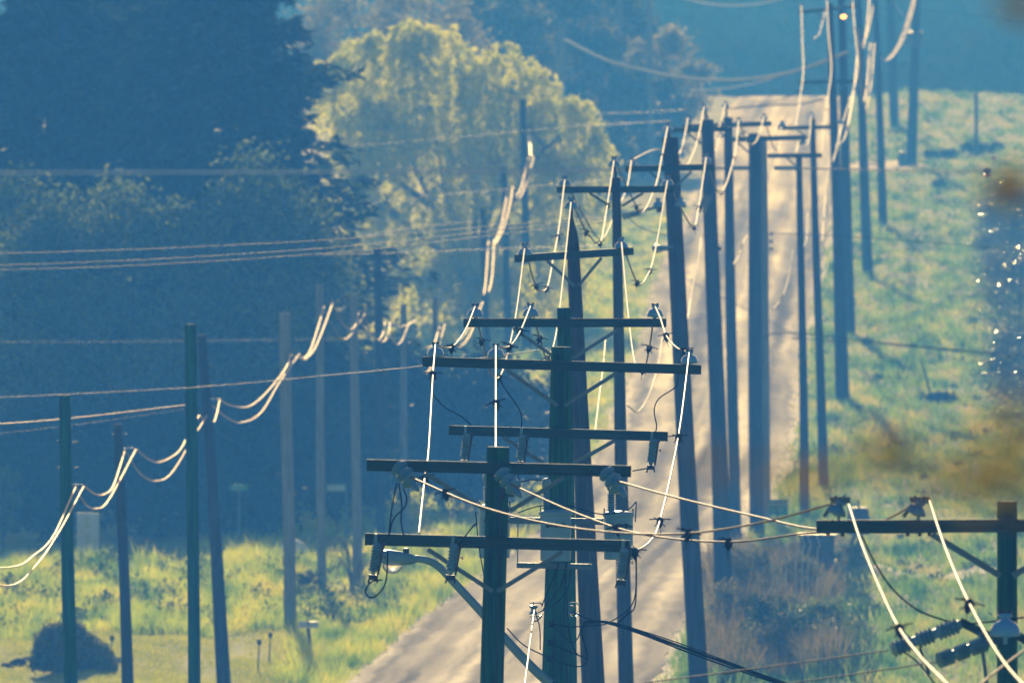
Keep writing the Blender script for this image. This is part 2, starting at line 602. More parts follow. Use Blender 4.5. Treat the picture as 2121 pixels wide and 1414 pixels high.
# ------------------------------------------------------------------ ground, road
def build_terrain():
    ys = np.concatenate([np.arange(-60, 380, 10), np.arange(380, 1180, 2.0), np.arange(1180, 2290, 15)])
    xs = np.concatenate([np.arange(-340, -40, 20), np.arange(-40, 60, 0.6), np.arange(60, 341, 20)])
    X, Y = np.meshgrid(xs, ys)
    Z = gz_arr(X, Y)
    Z += np.where(Y > 1200, 1.5 * np.sin(X * 0.05) * np.sin(Y * 0.02), 0)
    nx, ny = len(xs), len(ys)
    v = np.stack([X, Y, Z], -1).reshape(-1, 3)
    i = np.arange(nx * ny).reshape(ny, nx)
    f = np.stack([i[:-1, :-1], i[:-1, 1:], i[1:, 1:], i[1:, :-1]], -1).reshape(-1, 4)
    me = bpy.data.meshes.new('ground')
    me.from_pydata(v.tolist(), [], f.tolist())
    me.polygons.foreach_set('use_smooth', [True] * len(me.polygons))
    me.materials.append(M['ground'])
    o = bpy.data.objects.new('ground', me)
    COL.objects.link(o)
    tag(o, 'rolling grassy valley ground with a mown lawn on its near side', None, None, 'structure')


def strip(name, fl, fr, y0, y1, step, lift, m, ncol=8, kind='structure', label=None):
    v, f = [], []
    ys = np.arange(y0, y1 + 0.1, step)
    for y in ys:
        a, b = fl(y), fr(y)
        for k in range(ncol + 1):
            t = k / ncol
            crown = 0.05 * (1 - (2 * t - 1) ** 2)
            v.append((a + (b - a) * t, y, prof(y) + lift + (crown if ncol > 4 else 0.0)))
    for j in range(len(ys) - 1):
        for k in range(ncol):
            i = j * (ncol + 1) + k
            f.append((i, i + 1, i + ncol + 2, i + ncol + 1))
    me = bpy.data.meshes.new(name)
    me.from_pydata(v, [], f)
    me.polygons.foreach_set('use_smooth', [True] * len(me.polygons))
    me.materials.append(m)
    uv = me.uv_layers.new(name='along')
    for lp in me.loops:
        k_ = lp.vertex_index
        uv.data[lp.index].uv = ((k_ % (ncol + 1)) / ncol, (y0 + step * (k_ // (ncol + 1))) / 10.0)
    o = bpy.data.objects.new(name, me)
    COL.objects.link(o)
    tag(o, label, None, None, kind)
    return o


build_terrain()
strip('road', lambda y: road_l(y) + 0.07 * math.sin(y * 0.35) + 0.06 * math.sin(y * 0.83) + 0.05 * math.sin(y * 1.9), lambda y: road_r(y) - 0.08 * math.sin(y * 0.21) + 0.06 * math.sin(y * 0.9) + 0.04 * math.sin(y * 1.7), 305, 1290, 1.2, 0.012, M['road'], label='worn asphalt country road gleaming in low sun')
strip('road_shoulder', lambda y: road_l(y) - 0.35 - 0.15 * math.sin(y * 0.11) - 0.1 * math.sin(y * 0.47), lambda y: road_l(y) + 0.2, 305, 1280, 2.0, -0.012, M['gravel'], 2, label='thin gravel edge on the left of the road')
strip('road_shoulder', lambda y: road_r(y) - 0.2, lambda y: road_r(y) + 0.55 + 0.2 * math.sin(y * 0.13) + 0.12 * math.sin(y * 0.41), 305, 1280, 3.0, -0.012, M['gravel'], 2, label='grey gravel shoulder along the road')

CLINE = [(1000, 1425), (1060, 1359), (1115, 1292), (1195, 1220), (1275, 1168), (1340, 1090), (1395, 1000), (1440, 900), (1475, 800), (1520, 640), (1553, 500), (1588, 380), (1610, 300), (1635, 222)]
cy = [dist_of(p[1]) for p in CLINE]
cx = [(p[0] - PW / 2) / F * d for p, d in zip(CLINE, cy)]
cyl = lambda y: float(np.interp(y, cy, cx))


def crown_lift(y):
    return 0.012 + 0.05 + 0.006


strip('road_marking', lambda y: cyl(y) - 0.11, lambda y: cyl(y) + 0.11, 402, 1090, 3.0, crown_lift(0), M['marking'], 1, label='faded centre line painted on the road')


def cross_strip(name, y0, y1, x0, x1, m, label):
    """side road running across to the right, following the ground"""
    v, f = [], []
    n = 60
    for i in range(n + 1):
        x = x0 + (x1 - x0) * i / n
        for j in range(5):
            y = y0 + (y1 - y0) * j / 4 + 0.8 * math.sin(x * 0.22)
            v.append((x, y, gz(x, y) + 0.07 - (0.05 if j in (0, 4) else 0)))
    for i in range(n):
        for j in range(4):
            k = i * 5 + j
            f.append((k, k + 1, k + 6, k + 5))
    me = bpy.data.meshes.new(name)
    me.from_pydata(v, [], f)
    me.polygons.foreach_set('use_smooth', [True] * len(me.polygons))
    me.materials.append(m)
    o = bpy.data.objects.new(name, me)
    COL.objects.link(o)
    tag(o, label, None, None, 'structure')


D1 = dist_of(1197)
cross_strip('side_road', D1 - 2.5, D1 + 3.5, road_r(D1) + 0.3, 60, M['gravel'], 'narrow gravel lane leaving the road to the right in the valley')
D2 = dist_of(344)
cross_strip('side_road', D2 - 9, D2 + 10, road_r(D2) - 0.2, 24.0, M['gravel'], 'pale side road joining near the crest of the hill')

# ------------------------------------------------------------------ shared hardware meshes
_ins = MB()
_ins.lathe([(0.011, 0.0), (0.011, 0.03), (0.03, 0.032), (0.055, 0.036), (0.074, 0.040), (0.077, 0.050), (0.072, 0.075), (0.058, 0.098), (0.040, 0.110), (0.027, 0.115), (0.024, 0.124), (0.034, 0.130), (0.036, 0.142), (0.026, 0.150), (0.004, 0.152)], (0, 0, 0), n=18)
M['dome'] = mat('sky blue glazed insulator', (0.13, 0.40, 0.86), (0.10, 0.33, 0.74), 0.12, scale=8)
INS = _ins.mesh('pin_insulator', M['dome'])
_c = MB()
_c.tube([(-0.05, 0, 0), (0.05, 0, 0)], 0.010, 8)
_c.ball((-0.035, 0, 0.006), 0.022, 1, 1.2, 1.0, 8)
_c.ball((0.035, 0, 0.006), 0.022, 1, 1.2, 1.0, 8)
_c.ball((0, 0, -0.004), 0.020, 1, 1.5, 0.9, 8)
for v_ in _c.v:
    v_ *= 0.62
TIE = _c.mesh('tie_clamp', M['dark_steel'])
_c = MB()
_c.lathe([(0.008, -0.075), (0.018, -0.06), (0.032, -0.035), (0.036, -0.005), (0.030, 0.022), (0.016, 0.034), (0.006, 0.04)], (0, 0, 0), n=10)
_c.tube([(-0.11, 0.01, 0.012), (0, 0, 0.02), (0.11, -0.01, 0.016)], 0.006, 5)
_c.tube([(-0.06, 0.03, 0.03), (0.05, -0.02, 0.0)], 0.005, 5)
_c.tube([(-0.03, 0, -0.03), (-0.055, 0.0, -0.055)], 0.005, 5)
_c.tube([(0.03, 0, -0.03), (0.055, 0.0, -0.06)], 0.005, 5)
_c.tube([(0.0, 0, -0.07), (0.012, 0, -0.14)], 0.003, 5)
CLAMP = _c.mesh('line_clamp', M['rubber'])
_c = MB()
_c.beam((0, -0.03, 0.06), (0, -0.03, -0.16), 0.03, 0.05, up=Vector((0, 1, 0)))
_c.lathe([(0.006, -0.02), (0.022, -0.018)] + [(0.036 + (0.018 if k % 2 else 0), -0.03 - 0.014 * k) for k in range(18)] + [(0.02, -0.29), (0.02, -0.31)], (0.025, -0.07, 0.0), axis=Vector((0.10, -0.12, 1)), n=12)
CUT = _c.mesh('cutout_body', M['porcelain_grey'])
_c = MB()
_c.tube([(0.075, -0.10, -0.02), (0.042, -0.08, -0.31)], 0.011, 8)
_c.box((0.0, -0.045, -0.335), 0.085, 0.05, 0.05)
_c.tube([(-0.035, -0.05, -0.35), (-0.045, -0.05, -0.39)], 0.01, 6)
_c.tube([(0.035, -0.05, -0.35), (0.04, -0.05, -0.385)], 0.01, 6)
_c.box((0.06, -0.06, -0.03), 0.06, 0.04, 0.06)
_c.tube([(0.08, -0.07, -0.14), (0.10, -0.08, -0.16), (0.10, -0.08, -0.13)], 0.006, 5)
CUTH = _c.mesh('fuse_tube', M['dark_steel'])


def add_ins(root, px, py, D, armtop=None, s=1.0, rot=None):
    """pin insulator whose wire groove sits at photo (px, py)"""
    s = s * 1.22
    p = at(px, py, D)
    b = p - Vector((0, 0, 0.138 * s))
    i = put('insulator', INS, root, b, rot=rot, scale=s)
    t = bpy.data.objects.new('tie_clamp', TIE)
    COL.objects.link(t)
    t.parent = i
    t.location = (0, 0, 0.150)
    WLOC[t.name] = p
    if armtop is not None:
        q = at(px, armtop, D)
        if (b - q).length > 0.02 and b.z > q.z:
            pass
    return p


def add_cutout(root, px, py, D, s=1.0, tilt=0.0):
    p = at(px, py, D)
    o = put('fuse_cutout', CUT, root, p + Vector((0, -0.06, 0)), rot=(0, tilt, 0), scale=s)
    t = bpy.data.objects.new('fuse_tube', CUTH)
    COL.objects.link(t)
    t.parent = o
    WLOC[t.name] = p
    return o


def shaft(mb, top, bot, rt, rb, n=14, k=16):
    pts, rs = [], []
    ph = rnd.uniform(0, 6)
    for i in range(k + 1):
        t = i / k
        p = bot.lerp(top, t)
        p = p + Vector((0.025 * math.sin(3.0 * t + ph) * (1 - t) * t * 4, 0, 0))
        pts.append(p)
        rs.append((rb + (rt - rb) * t) * (1 + 0.018 * math.sin(9 * t + ph)))
    mb.tube(pts, rs, n)


POLES = {}


def pole(key, label, top, bot, wt, wb, D=None, m='wood_dark', group='utility poles in the row beside the road', tip=False, name='utility_pole', bot_on_ground=False):
    """top / bot: photo pixels of the shaft's axis; wt / wb: its widths there in photo pixels.
    With bot_on_ground the distance comes from the ground; otherwise the axis is prolonged down to the ground at distance D."""
    if bot_on_ground:
        b = base(*bot)
        D = b.y
        B = b
    else:
        a1, a2 = at(*top, D), at(*bot, D)
        d = (a2 - a1)
        z0 = prof(D)
        s = (a1.z - z0) / max(a1.z - a2.z, 1e-3)
        B = a1 + d * s
        B.z = gz(B.x, D)
        wb = wt + (wb - wt) * min(s, 1.6)
    T = at(*top, D)
    r = thing(name, B, label, 'utility pole', group)
    mb = MB()
    rt, rb = wt / ppm(D) / 2, wb / ppm(D) / 2
    foot = B - (T - B).normalized() * 0.25
    if tip:
        neck = T.lerp(B, 0.035)
        shaft(mb, neck, foot, rt, rb)
        mb.tube([neck, T.lerp(B, 0.018), T], [rt, rt * 0.8, rt * 0.25], 12)
    else:
        shaft(mb, T, foot, rt, rb)
    mb.build('shaft', M[m], r)
    POLES[key] = dict(root=r, D=D, top=T, bot=B, rt=rt, rb=rb)
    return r, D


def arm(root, l, r, D, th, yaw=0.0, depth=0.09, m='arm', dfront=None):
    """crossarm between two photo pixels; yaw turns its right end away"""
    a0, b0 = at(*l, D), at(*r, D)
    L = (b0 - a0).length
    dy = math.tan(yaw) * L / 2
    a, b = at(*l, D - dy), at(*r, D + dy)
    off = Vector((0, -(dfront if dfront is not None else 0.16), 0))
    MB().beam(a + off, b + off, depth, th / ppm(D), bev=0.06).build('crossarm', M[m], root, smooth=False)
    return a, b


def brace(root, A, B, D, w=0.035, m='steel', front=0.22):
    mb = MB()
    mb.beam(at(*A, D - front), at(*B, D - front), 0.012, w, bev=0.2)
    return mb.build('brace', M[m], root, smooth=False)


def pxtube(pts, D0, D1, sub=6):
    n = len(pts) - 1
    P = []
    for i, p in enumerate(pts):
        d = p[2] if len(p) > 2 else D0 + (D1 - D0) * i / n
        P.append(at(p[0], p[1], d))
    return spline(P, sub)


WIRES = []


def wire(label, pts, D0, D1, r=0.011, m='alu', clamps=(), group='conductors of the main roadside line', name='power_line', cat='overhead wire', cs=1.0, n=7, sub=8):
    P = pxtube(pts, D0, D1, sub)
    mb = MB()
    mb.tube(P, r, n)
    mid = P[0]
    o = mb.build(name, M[m], None, origin=mid)
    tag(o, label, cat, group)
    for t in clamps:
        q = P[int(round(t * (len(P) - 1)))]
        put('clamp', CLAMP, o, q - Vector((0, 0, 0.0)), scale=cs, rot=(0, rnd.uniform(-0.35, 0.35), rnd.uniform(-0.6, 0.6)))
    return o


# ------------------------------------------------------------------ main row of poles
# front pole
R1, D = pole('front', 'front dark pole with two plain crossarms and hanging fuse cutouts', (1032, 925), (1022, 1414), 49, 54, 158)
DF = D
arm(R1, (760, 962), (1307, 975), D, 24)
arm(R1, (756, 1115), (1304, 1130), D, 25)
brace(R1, (880, 980), (1005, 1054), D, 0.042)
brace(R1, (1168, 988), (1056, 1058), D, 0.042)
brace(R1, (886, 1137), (1020, 1224), D, 0.042)
brace(R1, (1165, 1142), (1030, 1224), D, 0.042)
for px, py in ((822, 962), (1035, 975), (1252, 974)):
    a = at(px, py, D - 0.21)
    ax = Vector((0.17, -0.20, -0.20))
    L = ax.length
    pr = [(0.016, 0.0), (0.03, 0.03)]
    for k in range(3):
        z = 0.03 + k * 0.095
        pr += [(0.035, z), (0.080, z + 0.008), (0.088, z + 0.024), (0.072, z + 0.042), (0.035, z + 0.06)]
    pr += [(0.03, 0.335), (0.02, 0.37), (0.012, 0.39)]
    MB().lathe(pr, a, ax, 18).build('dead_end_insulator', M['porcelain'], R1)
for px, py, s in ((778, 1118, 1.02), (938, 1120, 1.0), (1290, 1130, 1.0)):
    add_cutout(R1, px, py, D - 0.20, s, 0.06)
jm = MB()
for pts in ([(822, 1000), (812, 1050), (805, 1112)], [(826, 1000), (832, 1045), (831, 1080), (836, 1108)], [(835, 1010), (842, 1030), (838, 1050), (815, 1075), (806, 1110)],
            [(792, 1200), (768, 1205), (757, 1225), (768, 1237), (785, 1228), (800, 1200), (803, 1140)], [(1318, 1150), (1316, 1250), (1300, 1270), (1280, 1290)],
            [(945, 1135), (975, 1095), (988, 1082)]):
    MB().tube(pxtube(pts, D - 0.35, D - 0.35), 0.008, 6).build('jumper', M['black_cable'], R1)
MB().tube(pxtube([(1036, 1005), (1034, 1200), (1027, 1430), (1020, 1700)], D - 0.16, D - 0.2), 0.012, 6).build('ground_wire', M['dark_steel'], R1)
MB().box(at(1040, 1020, D - 0.2), 0.05, 0.05, 0.12).build('bracket', M['dark_steel'], R1)
MB().tube(pxtube([(1045, 1022), (1064, 1022)], D, D), 0.03, 8).build('bolt', M['dark_steel'], R1)
MB().tube(pxtube([(1045, 1060), (1062, 1052)], D - .1, D - .1), 0.014, 8).build('bolt', M['dark_steel'], R1)

# transformer pole
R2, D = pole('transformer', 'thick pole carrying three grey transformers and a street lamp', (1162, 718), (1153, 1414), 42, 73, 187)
DT = D
arm(R2, (875, 748), (1452, 765), D, 20)
arm(R2, (930, 890), (1383, 903), D, 20)
brace(R2, (1050, 766), (1155, 840), D, 0.042)
brace(R2, (1279, 771), (1170, 840), D, 0.042)
brace(R2, (1042, 905), (1128, 960), D, 0.042)
brace(R2, (1275, 911), (1188, 960), D, 0.042)
TI = [add_ins(R2, px, py, D - 0.16, s=1.0) for px, py in ((902, 714), (1027, 717), (1428, 729))]
for px, py in ((964, 893), (1080, 896), (1350, 904)):
    add_cutout(R2, px, py, D - 0.2, 1.0, 0.03)


def transformer(root, px, y0, y1, D, w, bush=True, bx=None):
    c = at(px, (y0 + y1) / 2, D)
    h = (y1 - y0) / ppm(D)
    r = w / ppm(D) / 2
    mb = MB()
    mb.lathe([(r * 0.9, -h / 2), (r * 0.97, -h / 2 + 0.01), (r * 0.97, h / 2 - 0.05), (r * 1.0, h / 2 - 0.045), (r * 1.06, h / 2 - 0.03), (r * 1.06, h / 2 - 0.012), (r * 1.0, h / 2), (r * 0.6, h / 2 + 0.015), (0.03, h / 2 + 0.02)], c, n=28)
    mb.box(c + Vector((0, -r * 0.97, h * 0.30)), 0.05, 0.04, 0.02)
    t = mb.build('transformer', M['can'], root)
    for k in (-0.5, 0.0, 0.5):
        q = c + Vector((k * r, -r * 0.95, h * 0.22))
        lug = MB()
        lug.ball(q, 0.026, 1.2, 1.2, 1, 8)
        lug.tube([q, q + Vector((0.07, -0.06, -0.005))], 0.012, 6)
        lug.build('terminal', M['dark_steel'], t)
    for k in (-0.95, 0.97):
        MB().tube([c + Vector((k * r, -0.02, h / 2 - 0.02)), c + Vector((k * r, -0.02, h / 2 + 0.05))], 0.008, 6).build('lid_bolt', M['dark_steel'], t)
    if bush:
        q = at(bx or px, y0, D - 0.02)
        pr = [(0.05, -0.01)] + [(0.030 + (0.022 if k % 2 else 0), 0.02 + 0.0135 * k) for k in range(15)] + [(0.03, 0.235), (0.042, 0.245), (0.05, 0.27), (0.055, 0.31), (0.045, 0.345), (0.02, 0.36)]
        MB().lathe(pr, q, n=14).build('bushing', M['porcelain_grey'], t)


transformer(R2, 1151, 1058, 1161, D - 0.38, 66, True, 1132)
transformer(R2, 1281, 1061, 1158, D - 0.05, 62, True, 1266)
transformer(R2, 1024, 1046, 1155, D - 0.05, 66, True, 1010)
mk = MB()
mk.beam(at(1055, 1077, D - 0.2), at(1250, 1080, D - 0.2), 0.05, 0.07)
mk.beam(at(1070, 1170, D - 0.2), at(1225, 1173, D - 0.2), 0.05, 0.06)
mk.beam(at(1073, 1075, D - 0.2), at(1072, 1172, D - 0.2), 0.02, 0.012, up=Vector((1, 0, 0)))
mk.beam(at(1223, 1075, D - 0.2), at(1222, 1174, D - 0.2), 0.02, 0.012, up=Vector((1, 0, 0)))
mk.build('mounting_frame', M['steel'], R2, smooth=False)
# street lamp on the same pole
la = MB()
LP = pxtube([(1140, 1415), (1105, 1384), (1050, 1326), (1000, 1270), (940, 1205), (912, 1176), (890, 1162), (868, 1157), (850, 1156)], D - 0.2, D - 0.4)
la.tube(LP, [0.055 - 0.018 * i / len(LP) for i in range(len(LP))], 10)
la.build('lamp_arm', M['lamp_paint'], R2)
lh = MB()
A, B = at(858, 1158, D - 0.4), at(787, 1152, D - 0.45)
ax = B - A
L = ax.length
lh.lathe([(0.03, -0.03), (0.05, 0.0), (0.066, 0.05), (0.078, L * 0.45), (0.084, L * 0.75), (0.07, L * 0.95), (0.03, L * 1.02)], A, ax, 18)
lhe = lh.build('lamp_head', M['lamp_paint'], R2)
MB().ball(at(813, 1170, D - 0.43), 0.1, 1.15, 0.9, 0.95, 16).build('lamp_bowl', M['bowl'], lhe)
pc = MB()
pc.lathe([(0.024, 0), (0.026, 0.035), (0.034, 0.04), (0.036, 0.075), (0.026, 0.09), (0.004, 0.094)], at(841, 1152, D - 0.41), n=12)
pc.build('photocell', M['dark_steel'], lhe)
# secondary gear on the pole
for px, py in ((1105, 1262), (1180, 1262)):
    q = at(px, py, D - 0.32)
    sg = MB()
    sg.lathe([(0.03, -0.055), (0.045, -0.05), (0.045, -0.03), (0.026, -0.012), (0.026, 0.006), (0.045, 0.024), (0.045, 0.045), (0.03, 0.05)], q, n=12)
    sg.tube([q + Vector((-0.04, 0, 0.075)), q + Vector((0.07, 0.02, 0.075)), q + Vector((0.1, 0.12, 0.05))], 0.008, 6)
    sg.tube([q + Vector((-0.04, 0, -0.075)), q + Vector((0.07, 0.02, -0.075)), q + Vector((0.1, 0.12, -0.05))], 0.008, 6)
    sg.tube([q + Vector((0, 0, -0.09)), q + Vector((0, 0, 0.09))], 0.007, 6)
    sg.build('spool_insulator', M['porcelain_grey'], R2)
for px, py in ((1143, 1292), (1141, 1330), (1141, 1362)):
    q = at(px, py, D - 0.36)
    kn = MB()
    kn.ball(q, 0.036, 1, 0.8, 1, 10)
    for k in range(5):
        an = k * 1.26
        kn.tube([q, q + Vector((0.06 * math.cos(an), -0.02, 0.06 * math.sin(an)))], 0.006, 5)
    kn.build('cable_knob', M['rubber'], R2)
jm = MB()
for pts in ([(1146, 1293), (1180, 1297), (1225, 1295), (1262, 1288), (1310, 1250), (1318, 1180), (1312, 1130)],
            [(1146, 1296), (1168, 1318), (1185, 1330), (1196, 1322), (1206, 1298), (1214, 1286), (1250, 1286)],
            [(1145, 1333), (1170, 1345), (1195, 1355), (1218, 1364)], [(1145, 1364), (1185, 1378), (1210, 1376), (1216, 1350), (1206, 1320), (1208, 1296), (1222, 1288), (1250, 1287)],
            [(1216, 1358), (1212, 1340), (1206, 1310), (1212, 1290), (1232, 1284), (1256, 1288)],
            [(1170, 1060), (1172, 1180), (1178, 1300), (1190, 1345), (1200, 1358)], [(1160, 1065), (1158, 1160), (1140, 1210), (1122, 1255)],
            [(1176, 1165), (1160, 1215), (1125, 1262)], [(1182, 1180), (1175, 1220), (1150, 1250), (1115, 1268)], [(1108, 1270), (1104, 1283), (1112, 1285), (1122, 1275)],
            [(1110, 1272), (1118, 1300), (1119, 1345)], [(1050, 1300), (1085, 1335), (1140, 1363)], [(985, 1060), (992, 1130), (1005, 1205)],
            [(1072, 1062), (1100, 1052), (1130, 1046), (1180, 1048), (1232, 1062), (1262, 1064), (1300, 1055), (1318, 1038)],
            [(1318, 1040), (1316, 1080)], [(1072, 955), (1074, 990), (1078, 997), (1100, 993), (1122, 994)], [(1310, 975), (1345, 968), (1350, 960)]):
    MB().tube(pxtube(pts, D - 0.4, D - 0.45), 0.0075, 6).build('jumper', M['black_cable'], R2)
jm = MB()
for pts in ([(902, 735), (893, 790), (897, 815), (920, 842), (955, 862), (976, 880)], [(1035, 770), (1040, 795), (1068, 835), (1080, 860), (1080, 885)],
            [(1405, 775), (1400, 800), (1365, 825), (1355, 850), (1360, 880), (1358, 895)]):
    MB().tube(pxtube(pts, D - 0.3, D - 0.3), 0.0075, 6).build('tap_wire', M['black_cable'], R2)

# square-topped pole behind
R3, D = pole('square', 'square-topped pole with one level crossarm just behind the transformer pole', (1168, 637), (1172, 1100), 29, 40, 208)
DS = D
arm(R3, (960, 668), (1380, 668), D, 18)
brace(R3, (1063, 680), (1152, 742), D, 0.04)
brace(R3, (1284, 680), (1186, 742), D, 0.04)
SI = [add_ins(R3, px, py, D - 0.16, s=1.06) for px, py in ((984, 634), (1099, 633), (1357, 634))]

# pointed-top pole
R4, D = pole('pointed', 'leaning pole with pointed top and a crossarm tilted up to the right', (1184, 452), (1232, 1414), 27, 54, 250, 'wood', tip=True)
DP = D
arm(R4, (1070, 535), (1308, 520), D, 16, yaw=math.radians(42))
brace(R4, (1133, 540), (1190, 592), D, 0.045, 'steel')
brace(R4, (1246, 534), (1198, 592), D, 0.045, 'steel')
PI_ = [add_ins(R4, px, py, D - d, s=1.12) for px, py, d in ((1087, 509, 0.8), (1183, 413, 0), (1287, 496, -0.6))]
MB().tube([at(1184, 456, D), at(1183, 428, D)], 0.025, 8).build('ridge_pin', M['dark_steel'], R4)

# slim pole
R5, D = pole('slim', 'slim straight pole whose crossarm crosses in front of the lamp pole', (1276, 368), (1299, 1414), 19, 33, 292, 'wood')
DL = D
arm(R5, (1155, 393), (1393, 392), D, 14, yaw=math.radians(25))
brace(R5, (1221, 400), (1264, 427), D, 0.045)
brace(R5, (1332, 400), (1288, 427), D, 0.045)
LI = [add_ins(R5, px, py, D, s=1.15) for px, py in ((1170, 368), (1272, 328), (1383, 368))]
MB().tube([at(1276, 372, D), at(1273, 340, D)], 0.025, 8).build('ridge_pin', M['dark_steel'], R5)

# lamp pole with strain strings
R6, D = pole('lamp', 'thick leaning pole with an unlit street lamp low on its shaft', (1388, 285), (1449, 1414), 33, 42, 345, 'wood')
DM = D
arm(R6, (1297, 350), (1478, 346), D, 13, yaw=math.radians(25))
brace(R6, (1346, 356), (1380, 385), D, 0.05)
brace(R6, (1432, 355), (1402, 385), D, 0.05)
MI = [add_ins(R6, px, py, D, s=1.1) for px, py in ((1308, 329), (1383, 258), (1463, 322))]
MB().tube([at(1386, 288, D), at(1383, 268, D)], 0.025, 8).build('ridge_pin', M['dark_steel'], R6)
for px, py in ((1363, 413), (1410, 412)):
    add_ins(R6, px, py, D - 0.3, s=1.2)
for (x0, y0), (x1, y1) in (((1288, 446), (1366, 428)), ((1290, 452), (1325, 443))):
    A, B = at(x0, y0, D - 0.35), at(x1, y1, D - 0.3)
    ax = B - A
    L = ax.length
    k = int(L / 0.03)
    MB().lathe([(0.015 + (0.035 if j % 2 else 0.0), L * j / k) for j in range(k + 1)], A, ax, 10).build('strain_insulator', M['porcelain_grey'], R6)
MB().box(at(1410, 425, D - 0.25), 0.2, 0.1, 0.1).build('bracket', M['dark_steel'], R6)
MB().box(at(1366, 432, D - 0.25), 0.12, 0.1, 0.16).build('bracket', M['dark_steel'], R6)
lm = MB()
lm.tube(pxtube([(1395, 512), (1380, 511), (1370, 512)], D - 0.2, D - 0.3), 0.03, 8)
A, B = at(1384, 514, D - 0.3), at(1350, 513, D - 0.35)
lm.lathe([(0.02, 0), (0.055, 0.02), (0.065, 0.15), (0.07, 0.28), (0.03, (B - A).length)], A, B - A, 14)
lme = lm.build('lamp_head', M['lamp_paint'], R6)
MB().ball(at(1362, 520, D - 0.33), 0.08, 1.2, 0.9, 0.5, 12).build('lamp_bowl', M['white_paint'], lme)  # white colour stands for the glint on the lens
co = MB()
for px in (1452, 1462):
    A, B = at(px - 4, 440, D + 3), at(px + 8, 405, D + 3)
    ax = B - A
    MB().lathe([(0.025 + (0.02 if j % 2 else 0.0), ax.length * j / 12) for j in range(13)], A, ax, 10).build('fuse_cutout', M['porcelain_grey'], R6)

# farther poles: (key, label, top, bottom, wt, wb, ground?, arms, insulators)
R7, D7 = pole('brush', 'thick pole rising out of the brown roadside brush', (1465, 248), (1500, 1285), 27, 40, bot_on_ground=True, m='wood')
arm(R7, (1392, 270), (1515, 267), D7, 10, yaw=math.radians(30))
brace(R7, (1424, 275), (1452, 298), D7, 0.05)
BI = [add_ins(R7, px, py, D7, s=1.2) for px, py in ((1425, 242), (1458, 219), (1530, 246))]
MB().tube([at(1463, 250, D7), at(1460, 228, D7)], 0.03, 8).build('ridge_pin', M['dark_steel'], R7)
sl = MB()
sl.ball(at(1490, 515, D7 - 0.1), 0.06, 1, 1, 1, 8)
sl.build('guy_clamp', M['dark_steel'], R7)

R8, D8 = pole('narrow', 'narrow pole with a long level crossarm beside the brush pole', (1508, 243), (1524, 1118), 19, 26, bot_on_ground=True, m='wood')
arm(R8, (1413, 263), (1597, 256), D8, 10, yaw=math.radians(12))
brace(R8, (1545, 272), (1517, 292), D8, 0.05)
NI = [add_ins(R8, px, py, D8, s=1.2) for px, py in ((1493, 274), (1503, 212), (1583, 238))]
MB().tube([at(1506, 246, D8), at(1504, 222, D8)], 0.03, 8).build('ridge_pin', M['dark_steel'], R8)

R9, D9 = pole('twin', 'dark pole of a close pair, with dead-end strings on both sides', (1563, 276), (1568, 1112), 26, 32, bot_on_ground=True, m='wood')
arm(R9, (1518, 289), (1668, 285), D9, 10, yaw=math.radians(10))
arm(R9, (1590, 323), (1702, 322), D9, 9, yaw=math.radians(10))
brace(R9, (1525, 293), (1553, 318), D9, 0.05)
WI = [add_ins(R9, px, py, D9, s=1.2) for px, py in ((1530, 247), (1620, 252), (1662, 288))]
for x0, x1 in ((1520, 1553), (1603, 1650)):
    A, B = at(x0, 348, D9 - 0.3), at(x1, 348, D9 - 0.3)
    ax = B - A
    MB().lathe([(0.04 + (0.05 if j % 2 else 0.0), ax.length * j / 12) for j in range(13)], A, ax, 10).build('strain_insulator', M['porcelain_grey'], R9)

R9b, D9b = pole('pale', 'paler pole standing close against the dark pole with dead-end strings', (1581, 282), (1589, 1080), 14, 19, bot_on_ground=True, m='wood_grey')
for yy in (484, 500, 515):
    q = at(1598, yy, D9b)
    rg = MB()
    rg.tube([q + Vector((-0.12, 0, 0)), q + Vector((0.02, -0.05, 0))], 0.02, 6)
    rg.ball(q, 0.055, 1, 1, 1, 8)
    rg.build('bracket', M['steel'], R9b)

R10, D10 = pole('thin', 'thin dark pole at the right edge of the road below two crossarms', (1655, 322), (1667, 1078), 13, 21, bot_on_ground=True, m='wood')
brace(R10, (1630, 328), (1650, 345), D10, 0.05)
R11, D11 = pole('bank', 'dark pole on the grass bank just right of the road edge', (1683, 246), (1706, 1012), 12, 22, bot_on_ground=True, m='wood')
arm(R11, (1612, 266), (1735, 263), D11, 8, yaw=math.radians(10))
brace(R11, (1652, 270), (1676, 288), D11, 0.05)
add_ins(R11, 1680, 234, D11, s=1.2)
add_ins(R11, 1620, 253, D11, s=1.2)
add_ins(R11, 1742, 247, D11, s=1.2)
R12, D12 = pole('tall', 'tall pole with two wide crossarms, an amber lamp lit beside it', (1719, 8), (1745, 832), 13, 30, bot_on_ground=True, m='wood')
arm(R12, (1654, 26), (1774, 14), D12, 7, yaw=math.radians(15))
arm(R12, (1655, 171), (1778, 169), D12, 7, yaw=math.radians(15))
brace(R12, (1690, 28), (1713, 44), D12, 0.05)
brace(R12, (1690, 175), (1718, 192), D12, 0.05)
brace(R12, (1758, 174), (1734, 190), D12, 0.05)
for px, py in ((1660, 10), (1713, -3), (1766, 2)):
    add_ins(R12, px, py, D12, s=1.2)
R12b, D12b = pole('shadowed', 'dark pole half hidden behind the tall two-armed pole', (1742, -40), (1759, 692), 14, 28, bot_on_ground=True, m='wood')
R13, D13 = pole('double', 'pole with a pair of thick pale cables down its right side', (1777, -30), (1798, 574), 12, 24, bot_on_ground=True, m='wood')
R14, D14 = pole('upper', 'pole on the upper bank below the side road', (1812, -40), (1829, 468), 11, 19, bot_on_ground=True, m='wood')
